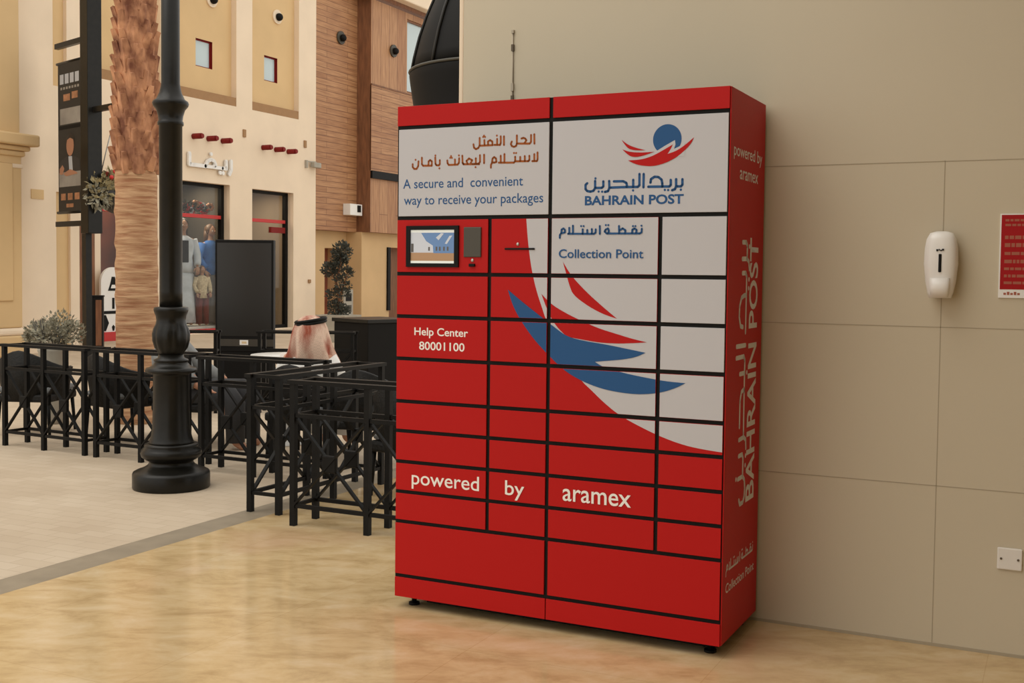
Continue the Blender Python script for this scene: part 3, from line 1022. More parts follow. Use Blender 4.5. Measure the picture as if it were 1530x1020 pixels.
# screen, card reader, camera eyes and slot
con = DOOR[(2, 0)]
b = MB()
fy = -D_ - .0005
def U(u, v, y): return (u - W_, y, v + LEG)
def rectbox(b, u0, u1, v0, v1, y0, y1, m, bevel=0.0):
    b.box(U(u0, v0, y0), U(u1, v1, y1), m, bevel=bevel)
for q in ((.0535, .3066, 1.5775, 1.5948), (.0535, .3066, 1.4215, 1.4375), (.0535, .0737, 1.4375, 1.5775), (.2868, .3066, 1.4375, 1.5775)):
    rectbox(b, q[0], q[1], q[2], q[3], -D_ - .009, -D_ - .0002, M_DARK)
scr = b.build('screen_bezel', con)
b = MB()
y1 = -D_ - .003
SCOL = {'blue': mat('screen_blue', (.09, .17, .32), .25, emit=.35), 'pale': mat('screen_pale', (.40, .41, .43), .25, emit=.4),
        'sand': mat('screen_sand', (.30, .17, .08), .25, emit=.35), 'bar': mat('screen_bar', (.66, .68, .62), .25, emit=.35), 'dk': mat('screen_text', (.10, .09, .08), .3)}
def sq(u0, u1, v0, v1, k, m):
    y = y1 - .0002 * k
    b.face([U(u0, v0, y), U(u1, v0, y), U(u1, v1, y), U(u0, v1, y)], SCOL[m])
sq(.0737, .2868, 1.4375, 1.5775, 0, 'pale')
decal(b, [(.125, 1.565), (.2868, 1.565), (.2868, 1.480), (.185, 1.480), (.182, 1.512), (.150, 1.530)], FULL, FR(.0034), SCOL['blue'])
decal(b, [(.197, 1.545), (.210, 1.534), (.235, 1.562), (.222, 1.564)], FULL, FR(.0038), SCOL['pale'])
decal(b, [(.240, 1.520), (.250, 1.518), (.276, 1.554), (.262, 1.552)], FULL, FR(.0038), SCOL['pale'])
sq(.0737, .2868, 1.4375, 1.482, 1, 'sand')
sq(.0737, .2868, 1.4375, 1.4475, 2, 'bar')
sq(.0737, .2868, 1.567, 1.5775, 2, 'bar')
for u in (.196, .212, .232, .250):
    sq(u, u + .008, 1.490, 1.507, 3, 'dk')
sq(.076, .088, 1.484, 1.520, 3, 'dk')
sq(.160, .168, 1.490, 1.506, 3, 'dk')
b.build('touch_screen', con, fix=False)
b = MB(); rectbox(b, .330, .4118, 1.4640, 1.5878, -D_ - .006, -D_ - .0002, M_GREY, .003)
b.build('card_reader', con)
b = MB(); b.sphere(U(.370, 1.4508, -D_), .0075, M_STEEL, 12, (1, .5, 1)); b.build('camera_eye', con)
b = MB(); rectbox(b, .3567, .3837, 1.4245, 1.4370, -D_ - .010, -D_ - .0002, M_DARK, .002); b.build('scanner', con)
slotd = DOOR[(2, 1)]
b = MB(); rectbox(b, .5197, .6546, 1.4945, 1.5020, -D_ - .004, -D_ - .0016, M_DARK, .0008); b.build('slot', slotd)
b = MB(); b.sphere(U(.5781, 1.5170, -D_ - .001), .0070, M_STEEL, 12, (1, .5, 1)); b.build('camera_eye', slotd)

# ================================================================== WALL THINGS
# soap dispenser
t = thing('hand_sanitizer_dispenser', 'white hand sanitizer dispenser fixed to the beige wall right of the locker', 'dispenser', (.6935, -.001, 1.37))
b = MB()
prof = [(.000, .040, .066, .0), (.02, .047, .074, 0), (.06, .055, .084, 0), (.13, .062, .092, 0), (.19, .060, .090, 0), (.225, .054, .080, 0), (.248, .042, .060, 0), (.255, .020, .030, 0)]
def boxy(a):
    c, s = abs(cos(a)), abs(sin(a))
    return 1.0 / max(.02, (c ** 3.2 + s ** 3.2) ** (1 / 3.2))
b.loft([((0, -.046 if z > .01 else -.046, z), rx, .046 * (ry / .092), 0, boxy) for (z, rx, ry, q) in prof], M_PLASTIC, 32)
b.build('housing', t)
b = MB(); b.box((-.0055, -.0955, .098), (.0055, -.088, .168), M_DARK, bevel=.003); b.build('level_window', t)
b = MB(); b.loft([((0, -.078, .004), .030, .016, 0, boxy), ((0, -.085, .035), .036, .018, 0, boxy), ((0, -.083, .076), .036, .016, 0, boxy)], M_PLASTIC, 24); b.build('push_lever', t)
b = MB()
for (x, z, wv, hv) in ((-.011, .182, .006, .008), (-.004, .184, .004, .006), (.003, .181, .006, .005), (.010, .184, .007, .007)):
    b.box((x - wv / 2, -.0945, z - hv / 2), (x + wv / 2, -.088, z + hv / 2), M_DARK)
b.build('printed_mark', t)

# red notice
t = thing('notice_board', 'red printed notice with white border on the wall at the right edge', 'notice', (0, 0, 0))
b = MB(); b.box((.8965, -.006, 1.374), (1.14, 0, 1.692), M_WHITE2); b.build('backing_sheet', t)
b = MB(); b.box((.9015, -.0068, 1.406), (1.135, -.0062, 1.6875), mat('notice_red', (.36, .010, .012), .5, spec=.15))
rnd = random.Random(4)
for z, h in ((1.668, .010), (1.650, .010), (1.604, .016), (1.575, .018), (1.543, .014), (1.513, .016), (1.485, .012), (1.458, .013), (1.432, .012)):
    x = .915
    while x < 1.12:
        wv = rnd.uniform(.008, .03)
        b.box((x, -.0072, z - h / 2), (min(1.12, x + wv), -.0069, z + h * .32), M_POSTERLINE)
        x += wv + .004
b.build('printed_panel', t)
b = MB()
for k in range(5):
    b.box((.915 + .012 * k, -.0066, 1.385), (.915 + .012 * k + .009, -.0061, 1.393 + .004 * (k % 2)), M_POSTERLINE)
b.build('footer_mark', t)

# socket
t = thing('electrical_socket', 'white square blank socket plate low on the beige wall', 'socket', (.965, 0, .378))
b = MB(); b.box((-.044, -.010, -.042), (.044, 0, .042), M_SOCKET, bevel=.004); b.build('plate', t)
for x in (-.030, .030):
    b = MB(); b.tube([(x, -.0125, 0), (x, -.0095, 0)], .0045, M_CABLEDK, 10); b.build('screw', t)

# thin cable on the wall above the locker
t = thing('wall_cable', 'thin vertical cable with dark clips on the wall above the locker', 'cable', (-1.166, -.004, 2.2))
b = MB(); b.tube([(0, 0, 0), (-.003, 0, .345)], .0035, M_CABLE, 8); b.build('cord', t)
for z0, z1, m in ((.02, .055, M_CABLEDK), (.075, .11, M_CABLE), (.255, .285, M_CABLEDK), (.335, .35, M_CABLE)):
    b = MB(); b.box((-.008, -.006, z0), (.004, .004, z1), m); b.build('clip', t)

# ================================================================== LAMP POST
t = thing('street_lamp', 'tall black cast iron lamp post with round moulded base on the pavers', 'lamp post', (-4.19, 1.085, 0))
b = MB()
b.lathe([(.247, 0), (.250, .01), (.250, .095), (.244, .108), (.225, .118), (.185, .132), (.155, .150), (.142, .168), (.146, .182), (.165, .19), (.190, .208), (.198, .232), (.192, .255), (.170, .272), (.175, .282), (.172, .292), (.150, .297)], M_LAMP, n=48)
b.build('base', t)
b = MB()
b.lathe([(.150, .297), (.142, .31), (.132, .34), (.122, .40), (.117, .55), (.116, .745), (.120, .757), (.160, .765), (.166, .780), (.160, .795), (.140, .800), (.118, .815), (.102, .835), (.112, .842), (.110, .852), (.086, .862), (.080, .885)], M_LAMP, n=48)
b.build('pedestal', t)
b = MB()
b.lathe([(.080, .885), (.086, .900, .02), (.103, .93, .05), (.114, .975, .07), (.116, 1.02, .07), (.110, 1.055, .05), (.098, 1.085, .02), (.094, 1.11), (.098, 1.14), (.108, 1.165), (.112, 1.18), (.108, 1.195), (.080, 1.20)], M_LAMP, n=72)
b.build('leafed_urn', t)
b = MB()
b.lathe([(.074, 1.198), (.073, 1.3), (.0745, 2.385), (.082, 2.39), (.084, 2.40), (.082, 2.412), (.076, 2.418), (.080, 2.45), (.092, 2.49), (.112, 2.515), (.117, 2.53), (.112, 2.545), (.092, 2.558), (.072, 2.60), (.064, 2.635), (.060, 2.66), (.058, 4.3)], M_LAMP, n=40)
b.build('shaft', t)

# ================================================================== CAFE BARRIERS
def barrier(n, lens, label, loc, rz, grp='black metal cafe barriers', src=None):
    pass


HB, TH, BAY = .83, .21, .47
def make_barrier(bays, bay, label, loc, rz):
    t = thing('cafe_barrier', label, 'barrier', loc, rz, None)
    Ln = bays * bay
    for y in (0, TH):
        for k in range(bays + 1):
            b = MB(); b.box((k * bay - .0165, y - .0165, 0), (k * bay + .0165, y + .0165, HB - .02), M_BLACK); b.build('post', t)
        b = MB(); b.box((-.03, y - .024, HB - .022), (Ln + .03, y + .024, HB), M_BLACK); b.build('top_rail', t)
        b = MB(); b.beam((0, y, HB - .20), (Ln, y, HB - .20), .022, .022, M_BLACK); b.build('middle_rail', t)
        b = MB(); b.beam((0, y, .115), (Ln, y, .115), .022, .022, M_BLACK); b.build('bottom_rail', t)
        for k in range(bays):
            b = MB()
            x0, x1 = k * bay + .012, (k + 1) * bay - .012
            b.beam((x0, y - .006, .122), (x1, y - .006, HB - .212), .012, .024, M_BLACK, up=(0, 1, 0))
            b.beam((x0, y + .006, HB - .212), (x1, y + .006, .122), .012, .024, M_BLACK, up=(0, 1, 0))
            b.build('cross_brace', t)
            cx, cz = k * bay + bay / 2, (.122 + HB - .212) / 2
            b = MB(); b.box((cx - .045, y - .014, cz - .048), (cx + .045, y + .014, cz + .048), M_BLACK, bevel=.006); b.build('centre_plate', t)
    for x in (0, Ln):
        for z in (HB - .012, HB - .20, .115):
            b = MB(); b.beam((x, 0, z), (x, TH, z), .02, .02, M_BLACK); b.build('end_rail', t)
    return t


B1 = make_barrier(2, BAY, 'black metal cafe barrier farthest left, below the pale grey bush', (-6.60, 1.80, 0), radians(-3.5))
GB_ = 'black metal barriers around the cafe terrace'
B1['group'] = GB_
copy_thing(B1, (-5.53, 1.73, 0), radians(-2), 'black metal cafe barrier just left of the lamp post base, second from the left')
copy_thing(B1, (-4.42, 1.64, 0), radians(-1), 'black metal cafe barrier just right of the lamp post, in front of the seated man')
B4 = make_barrier(2, .56, 'black metal cafe barrier turned end-on, standing on the grey border strip', (-3.03, .72, 0), radians(90))
B4['group'] = GB_
B5 = make_barrier(2, .50, 'black metal cafe barrier nearest the camera, right beside the locker', (-2.785, .535, 0), radians(-.5))
B5['group'] = GB_
copy_thing(B1, (-7.35, 3.80, 0), radians(32), 'black metal cafe barrier at the back, behind the lamp post and beside the palm trunk')
copy_thing(B1, (-6.20, 4.55, 0), radians(25), 'small stretch of black barrier far behind the lamp post, below the shop window')

# ================================================================== PALM
t = thing('palm_tree', 'palm trunk with shaggy brown upper part behind the lamp post', 'palm tree', (-6.73, 3.4, 0))
b = MB()
rnd = random.Random(2)
secs = []
z = 0
while z <= 2.42:
    q = .192 + .005 * sin(z * 23) + rnd.uniform(-.004, .004)
    secs.append(((rnd.uniform(-.004, .004), rnd.uniform(-.004, .004), z), q, q, 0))
    z += .06
b.loft(secs, M_TRUNK, 28)
b.build('trunk', t)
b = MB()
prof = []
z = 2.36
while z < 4.9:
    q = .195 - .022 * (z - 2.36)
    prof.append((q, z))
    z += .12
b.lathe(prof, M_BARK, n=24)
nrow = 0
z = 2.34
while z < 4.8:
    R0 = .192 - .022 * (z - 2.36)
    for k in range(9):
        a = 2 * pi * (k + .5 * (nrow % 2)) / 9 + nrow * .21 + rnd.uniform(-.06, .06)
        hh, ww = rnd.uniform(.13, .20), rnd.uniform(.055, .075)
        lean = rnd.uniform(.0, .045)
        zz = z + rnd.uniform(-.03, .03)
        c, s = cos(a), sin(a)
        def pt(r, w, dz):
            return (c * r - s * w, s * r + c * w, zz + dz)
        A = [pt(R0 - .03, -ww, 0), pt(R0 - .03, ww, 0), pt(R0 + .018, 0, -.01),
             pt(R0 + lean, -ww * .45, hh), pt(R0 + lean, ww * .45, hh), pt(R0 + lean + .03, 0, hh * .93), pt(R0 - .02, 0, hh * .9)]
        i = b.mi(M_BARK)
        v = [b.bm.verts.new(p) for p in A]
        for q in ((0, 2, 5, 3), (2, 1, 4, 5), (3, 5, 4, 6), (0, 3, 6), (1, 6, 4)):
            f = b.bm.faces.new([v[x] for x in q])
            f.material_index = i
    z += .105
    nrow += 1
b.build('leaf_bases', t)

# ================================================================== BANNER POLE
t = thing('banner_pole', 'tall black square banner pole left of the palm', 'pole', (-12.9, 8.80, 0), radians(-18))
b = MB(); b.box((-.13, -.12, 2.0), (.13, .12, 7.5), M_LAMP, bevel=.01); b.build('column', t)
b = MB(); b.box((-.24, -.05, 0), (-.10, .05, 2.0), M_LAMP); b.build('lower_post', t)
def arm(z, L, name='arm'):
    b = MB(); b.beam((-.13 if L < 0 else .13, 0, z), (L, 0, z), .07, .085, M_LAMP); b.build(name, t)
arm(5.10, -1.22); arm(2.17, -1.22); arm(3.95, .80)
t2 = thing('hanging_banner', 'dark advertising banner with a man in a suit hanging on the pole', 'banner', (-12.9, 8.80, 0), radians(-18))
b = MB(); b.box((-1.14, -.015, 2.37), (-.32, .015, 4.80), M_BANNER)
b.build('banner_cloth', t2)
b = MB(); b.tube([(-1.20, 0, 4.81), (-.29, 0, 4.81)], .025, M_LAMP, 8); b.build('hanging_rod', t2)
b = MB(); b.tube([(-1.20, 0, 2.36), (-.29, 0, 2.36)], .025, M_LAMP, 8); b.build('hanging_rod', t2)
b = MB()
def bq(x0, x1, z0, z1, m, k=0):
    y = -.0165 - .001 * k
    b.face([(x0, y, z0), (x1, y, z0), (x1, y, z1), (x0, y, z1)], m)
for k in range(4):
    bq(-.50 + .085 * k, -.435 + .085 * k, 4.46, 4.62, M_PALEPRINT)
for k in range(7):
    bq(-.49 + .047 * k, -.46 + .047 * k, 4.37, 4.41, M_BANNERGREY)
bq(-.44, -.33, 4.18, 4.29, M_ORANGEPR); bq(-.30, -.20, 4.20, 4.31, M_ORANGEPR)
bq(-.50, -.16, 3.80, 4.06, M_BANNERGREY)
bq(-.52, -.16, 3.72, 3.78, M_DARK, 1)
bq(-.52, -.16, 2.78, 3.02, M_BANNERGREY)
for k in range(3):
    bq(-.49 + .115 * k, -.41 + .115 * k, 2.56, 2.67, M_ORANGEPR)
bq(-.40, -.28, 2.44, 2.50, M_ORANGEPR)
# printed man in a dark suit at a table
decal(b, [(-.51, 3.02), (-.50, 3.20), (-.40, 3.27), (-.26, 3.27), (-.17, 3.20), (-.165, 3.02)], (-9, 9, -9, 9), lambda u, v: (u, -.0175, v), mat('suit_print', (.035, .032, .032), .6))
decal(b, [(-.33 + .062 * cos(2 * pi * k / 24), 3.44 + .165 * sin(2 * pi * k / 24)) for k in range(24)], (-9, 9, -9, 9), lambda u, v: (u, -.0185, v), M_SKIN)
decal(b, [(-.405, 3.46), (-.395, 3.58), (-.33, 3.65), (-.265, 3.58), (-.255, 3.46), (-.28, 3.54), (-.33, 3.57), (-.38, 3.54)], (-9, 9, -9, 9), lambda u, v: (u, -.0195, v), M_HAIR)
decal(b, [(-.36, 3.27), (-.30, 3.27), (-.285, 3.02), (-.345, 3.02)], (-9, 9, -9, 9), lambda u, v: (u, -.0185, v), M_PALEPRINT)
decal(b, [(-.51, 3.08), (-.46, 3.14), (-.43, 3.08), (-.46, 2.98), (-.51, 2.99)], (-9, 9, -9, 9), lambda u, v: (u, -.0190, v), M_SKIN)
decal(b, [(-.45, 3.00), (-.33, 3.06), (-.25, 3.02), (-.20, 2.98), (-.40, 2.95)], (-9, 9, -9, 9), lambda u, v: (u, -.0190, v), M_SKIN)
for v in b.bm.verts:
    v.co.x = -1.11 + (v.co.x + .52) * (.77 / .36)
b.build('printed_picture', t2, fix=False)


# ================================================================== FOLIAGE
def leaves(b, c, r, n, m, seed, size=.05, sc=(1, 1, 1), hollow=.45, up=.3):
    rnd = random.Random(seed)
    i = b.mi(m)
    for _ in range(n):
        d = Vector((rnd.gauss(0, 1), rnd.gauss(0, 1), rnd.gauss(0, 1))).normalized()
        q = r * (hollow + (1 - hollow) * rnd.random() ** .6)
        p = Vector(c) + Vector((d.x * q * sc[0], d.y * q * sc[1], d.z * q * sc[2]))
        t1 = (d + Vector((rnd.uniform(-.8, .8), rnd.uniform(-.8, .8), rnd.uniform(-.3, .8) + up))).normalized()
        t2 = t1.cross(Vector((rnd.uniform(-1, 1), rnd.uniform(-1, 1), rnd.uniform(-1, 1)))).normalized()
        n3 = t1.cross(t2)
        L, wd = size * rnd.uniform(.6, 1.2), size * rnd.uniform(.18, .32)
        v = [b.bm.verts.new(x) for x in (p, p + t1 * L * .5 + t2 * wd + n3 * wd * .3, p + t1 * L, p + t1 * L * .5 - t2 * wd + n3 * wd * .3)]
        f = b.bm.faces.new(v)
        f.material_index = i


t = thing('potted_bush', 'grey-green leafy bush in a stone pot behind the leftmost barrier', 'plant', (-7.33, 2.95, 0))
b = MB()
for k, (x, y, z, r) in enumerate(((-.20, 0, .83, .11), (-.05, .04, .86, .13), (.11, 0, .90, .145), (.23, .03, .85, .10), (.04, -.09, .83, .12), (-.28, .02, .79, .07))):
    leaves(b, (x, y, z), r, 340, M_LEAFG, 30 + k, .042, hollow=.25)
for k in range(24):
    a = rnd.uniform(0, 2 * pi)
    b.tube([(0, 0, .55), (.10 * cos(a), .10 * sin(a), .72), (.24 * cos(a) * rnd.uniform(.5, 1), .15 * sin(a), rnd.uniform(.82, .98))], .004, M_POTDK, 5)
b.build('foliage', t)
b = MB(); b.lathe([(.09, 0), (.10, .05), (.115, .45), (.125, .66), (.135, .68), (.13, .71), (.115, .71), (.11, .64)], M_POT, n=28); b.build('pot', t)

t = thing('hanging_basket', 'hanging basket of dry grey foliage with red flowers left of the palm', 'hanging basket', (-12.75, 9.22, 2.66))
b = MB()
for k, (y, z, r) in enumerate(((-.38, .05, .2), (-.15, .12, .22), (.1, .12, .22), (.35, .05, .2))):
    leaves(b, (0, y, z), r, 150, M_LEAFY, 50 + k, .11, hollow=.3)
    leaves(b, (0, y * 1.15, z - .13), r * .85, 130, M_LEAFG, 60 + k, .12, hollow=.3, up=-.6)
b.build('foliage', t)
b = MB()
for k in range(16):
    b.sphere((rnd.uniform(-.15, .25), rnd.uniform(-.35, .4), rnd.uniform(.22, .34)), .035, M_REDTR, 8)
b.build('red_flowers', t)
b = MB(); b.lathe([(.10, -.32), (.24, -.25), (.34, -.08), (.36, .03), (.33, .03), (.28, -.05)], M_POTDK, n=24); b.build('basket_bowl', t)
b = MB()
for a in (0, 2.1, 4.2):
    b.tube([(.34 * cos(a), .34 * sin(a), .02), (-.02, -.02, 1.33)], .010, M_STEEL, 6)
b.build('chains', t)

t = thing('topiary_plant', 'tall thin cloud-pruned shrub in a beige planter by the yellow wall', 'plant', (-12.25, 14.75, 0))
b = MB(); b.prism([(-.26, 0), (.26, 0), (.36, .55), (-.36, .55)], -.30, .30, M_POT, 'y'); b.build('planter', t)
b = MB()
b.tube([(0, 0, .5), (.02, 0, .9), (-.08, .02, 1.2), (.03, 0, 1.55), (.05, 0, 1.85)], [.035, .03, .025, .02, .012], M_BROWN, 8)
b.tube([(.02, 0, .9), (.16, 0, 1.25), (.22, .02, 1.5)], [.02, .015, .01], M_BROWN, 6)
b.tube([(-.08, .02, 1.2), (-.22, 0, 1.5)], [.015, .01], M_BROWN, 6)
b.build('stem', t)
b = MB()
for k, (x, z, r, n) in enumerate(((.07, 1.83, .20, 520), (.02, 1.68, .15, 260), (-.22, 1.47, .15, 300), (-.08, 1.5, .12, 200), (.22, 1.42, .11, 160), (.03, 1.22, .13, 150),
                                 (-.12, .95, .15, 170), (.12, 1.0, .12, 110), (-.08, .68, .17, 300), (.08, .62, .15, 220), (.2, 1.15, .08, 60))):
    leaves(b, (x, 0, z), r, n, M_LEAFD, 80 + k, .075, hollow=.2)
b.build('foliage', t)

# ================================================================== COURT FURNITURE
# totem
t = thing('display_totem', 'tall black freestanding display totem with small white logo near its foot', 'display', (-7.23, 5.6, 0), radians(24))
t.scale = (.92, 1, 1)
b = MB(); b.box((-.36, -.05, .52), (.36, .05, 1.785), M_DARK, bevel=.008); b.build('screen_body', t)
b = MB(); b.box((-.335, -.053, .70), (.335, -.0505, 1.75), mat('totem_glass', (.012, .011, .009), .3)); b.build('screen_glass', t)
b = MB(); b.box((-.36, -.054, .585), (.36, -.0505, .665), mat('totem_band', (.045, .038, .028), .4)); b.build('control_band', t)
b = MB(); b.box((-.055, -.057, .600), (.050, -.0545, .655), M_WHITE2); b.box((-.03, -.0585, .615), (.03, -.0572, .64), mat('logo_beige', (.65, .5, .3), .5)); b.build('logo_label', t)
b = MB(); b.box((-.36, -.05, .02), (.36, .05, .519), M_DARK); b.box((-.40, -.20, 0), (.40, .20, .02), M_DARK); b.build('stand', t)
# black cabinet
t = thing('black_counter', 'black square counter with two faces left of the locker', 'counter', (-5.62, 5.77, 0), radians(-22))
b = MB(); b.box((-.32, -.30, .06), (.32, .30, .90), M_DARK, bevel=.006); b.build('carcass', t)
b = MB(); b.box((-.34, -.32, .90), (.34, .32, .94), M_LAMP, bevel=.004); b.build('worktop', t)
b = MB(); b.box((-.30, -.28, 0), (.30, .28, .06), M_FRAME); b.build('plinth', t)

# armchairs
def make_chair(label, loc, rz):
    t = thing('terrace_armchair', label, 'chair', loc, rz)
    b = MB()
    ring = []
    n = 18
    i = b.mi(M_WICKER)
    prev = None
    for k in range(n + 1):
        a = pi * 1.08 * (k / n) - pi * .04
        hgt = .74 - .15 * abs(cos(a)) ** 1.6
        row = []
        for (r, z) in ((.27, .30), (.30, .50), (.315, hgt - .01), (.295, hgt), (.275, hgt - .02), (.26, .48), (.245, .30)):
            row.append(b.bm.verts.new((r * 1.02 * cos(a), -r * .98 * sin(a) + .05, z)))
        if prev:
            for j in range(7):
                f = b.bm.faces.new((prev[j], row[j], row[(j + 1) % 7], prev[(j + 1) % 7]))
                f.material_index = i
                f.smooth = True
        else:
            b.bm.faces.new(row).material_index = i
        prev = row
    b.bm.faces.new(prev[::-1]).material_index = i
    b.build('backrest', t)
    b = MB(); b.box((-.25, -.20, .29), (.25, .30, .36), M_WICKER, bevel=.02); b.build('seat', t)
    b = MB(); b.box((-.235, -.17, .361), (.235, .29, .42), M_CUSH, bevel=.025); b.build('cushion', t)
    for (x, y) in ((-.22, -.16), (.22, -.16), (-.22, .26), (.22, .26)):
        b = MB(); b.tube([(x, y, .31), (x * 1.08, y * 1.08, 0)], [.018, .013], M_BLACK, 8); b.build('leg', t)
    return t
CH = make_chair('dark wicker armchair with its back to the camera, under the man in the checked headcloth', (-4.15, 2.52, 0), radians(5))
GC = 'dark wicker terrace armchairs'
CH['group'] = GC
for loc, rz, lb in (((-6.98, 2.42, 0), 20, 'dark wicker armchair behind the leftmost barrier'),
                    ((-6.05, 2.50, 0), -12, 'dark wicker armchair left of the lamp post, behind the second barrier'),
                    ((-5.42, 2.62, 0), -75, 'dark wicker armchair behind the lamp post under the person in grey'),
                    ((-3.52, 2.42, 0), 15, 'dark wicker armchair between the end-on barrier and the locker'),
                    ((-7.9, 4.6, 0), 165, 'dark wicker armchair facing the camera left of the palm trunk'),
                    ((-2.62, 1.62, 0), -8, 'dark wicker armchair nearest the locker, behind the front barrier')):
    copy_thing(CH, loc, radians(rz), lb)

def make_table(label, loc):
    t = thing('cafe_table', label, 'table', loc)
    t.scale = (.85, .85, 1)
    b = MB(); b.lathe([(.30, .72), (.34, .722), (.345, .735), (.34, .748), (.0, .75)], M_TABLE, n=36, cap=True); b.build('tabletop', t)
    b = MB(); b.lathe([(.20, 0), (.20, .012), (.04, .03), (.03, .06), (.03, .715)], M_TABLE, n=24); b.build('pedestal', t)
    return t
TB = make_table('round white cafe table in front of the seated man', (-4.70, 3.0, 0))
TB['group'] = 'round white cafe tables'
del TB['group']


# ================================================================== PEOPLE
def skin_body(name, parent, V, E, m, subd=2, extra=None):
    """one continuous figure grown from joints V = [(co, radius)], edges E; root is joint 0"""
    me = bpy.data.meshes.new(name)
    me.from_pydata([v[0] for v in V], E, [])
    o = bpy.data.objects.new(name, me)
    COL.objects.link(o)
    md = o.modifiers.new('skin', 'SKIN')
    md.use_smooth_shade = True
    lay = me.skin_vertices[0].data
    for k, v in enumerate(V):
        r = v[1]
        lay[k].radius = r if isinstance(r, tuple) else (r, r)
        lay[k].use_root = (k == 0)
    sb = o.modifiers.new('sub', 'SUBSURF')
    sb.levels = subd
    sb.render_levels = subd
    bpy.context.view_layer.update()
    m2 = bpy.data.meshes.new_from_object(o.evaluated_get(bpy.context.evaluated_depsgraph_get()))
    bpy.data.objects.remove(o)
    b = MB()
    b.add_mesh(m2, Matrix.Identity(4), m)
    if extra:
        extra(b)
    for f in b.bm.faces:
        f.smooth = True
    return b.build(name, parent)


def head_detail(c, r, fwd, m=M_SKIN):
    """face: nose, ears, eyes, mouth in the body mesh"""
    c, f = Vector(c), Vector(fwd).normalized()
    s = f.cross(Vector((0, 0, 1))).normalized()
    up = s.cross(f)

    def fn(b):
        b.sphere(c + up * r * .12, r, m, 18, (.82, .98, 1.12), rot=f.to_track_quat('Y', 'Z').to_matrix())
        b.sphere(c + f * r * 1.0 - up * r * .05, r * .17, m, 8, (.8, 1.2, 1.4), rot=f.to_track_quat('Y', 'Z').to_matrix())
        for k in (-1, 1):
            b.sphere(c + s * k * r * .84, r * .2, m, 8, (.5, .8, 1.2), rot=f.to_track_quat('Y', 'Z').to_matrix())
            b.sphere(c + f * r * .88 + s * k * r * .36 + up * r * .12, r * .11, M_WHITE2, 8)
            b.sphere(c + f * r * .96 + s * k * r * .36 + up * r * .12, r * .055, M_HAIR, 6)
        b.sphere(c + f * r * .90 - up * r * .5, r * .16, M_SKIN2, 8, (1.5, .4, .4), rot=f.to_track_quat('Y', 'Z').to_matrix())
    return fn


def hand(b, wrist, d, side, m, r=.009):
    """palm, four bent fingers and a thumb; d points along the hand, side across it"""
    wv, d, s = Vector(wrist), Vector(d).normalized(), Vector(side).normalized()
    dn = d.cross(s).normalized()
    b.sphere(wv + d * .045, .045, m, 10, (.85, 1.1, .42), rot=Matrix((s, d, dn)).transposed())
    for k, L in enumerate((.062, .072, .066, .052)):
        p0 = wv + d * .080 + s * (.027 - .018 * k)
        p1 = p0 + d * L * .5 + dn * .006
        p2 = p0 + d * L * .85 + dn * .026
        b.tube([wv + d * .05 + s * (.022 - .015 * k), p0, p1, p2], [r, r, r * .9, r * .7], m, 8)
    q = wv + d * .03 + s * .035
    b.tube([q, q + s * .022 + d * .028, q + s * .022 + d * .055 + dn * .012], [r * 1.15, r, r * .75], m, 8)


# man in a checked headcloth, seen from behind, seated
PX_, PY_ = -4.16, 2.56
man = thing('seated_man', 'seated person seen from behind in red and white checked headcloth with black cord', 'person', (PX_, PY_, 0), radians(12))
mV = [((0, .02, .47), .13), ((0, -.01, .60), .125), ((0, .0, .70), .125), ((0, .02, .79), .07), ((0, .035, .86), .050), ((0, .05, .93), .075), ((0, .05, 1.00), .078),
      ((-.17, .01, .755), .055), ((-.24, .06, .60), .046), ((-.20, .26, .56), .036), ((.17, .01, .755), .055), ((.24, .06, .60), .046), ((.20, .26, .56), .036),
      ((-.10, .08, .47), .085), ((-.13, .44, .49), .068), ((-.13, .48, .10), .045), ((-.13, .58, .045), .034), ((.10, .08, .47), .085), ((.13, .44, .49), .068), ((.13, .48, .10), .045), ((.13, .58, .045), .034)]
mE = [(0, 1), (1, 2), (2, 3), (3, 4), (4, 5), (5, 6), (2, 7), (7, 8), (8, 9), (2, 10), (10, 11), (11, 12), (0, 13), (13, 14), (14, 15), (15, 16), (0, 17), (17, 18), (18, 19), (19, 20)]
hd = head_detail((0, .06, .955), .095, (0, 1, -.1))
def mx(b):
    hd(b)
    hand(b, (-.20, .27, .555), (.1, 1, -.1), (1, 0, 0), M_SKIN)
    hand(b, (.20, .27, .555), (-.1, 1, -.1), (-1, 0, 0), M_SKIN)
skin_body('body', man, mV, mE, M_SKIN, extra=mx)
b = MB()
b.loft([((0, .10, .36), .21, .20, 0), ((0, .06, .44), .22, .19, 0), ((0, -.005, .52), .185, .155, 0), ((0, -.01, .62), .19, .145, 0), ((0, .0, .72), .215, .13, 0), ((0, .01, .78), .17, .095, 0), ((0, .03, .83), .07, .065, 0)], M_THOBE, 28)
for k in (-1, 1):
    b.tube([(.16 * k, .01, .765), (.235 * k, .05, .62), (.25 * k, .08, .585), (.205 * k, .25, .56)], [.078, .068, .064, .055], M_THOBE, 14)
    b.tube([(.10 * k, .05, .47), (.13 * k, .45, .50), (.135 * k, .50, .40), (.135 * k, .51, .12)], [.11, .098, .10, .11], M_THOBE, 16)
b.build('robe', man)
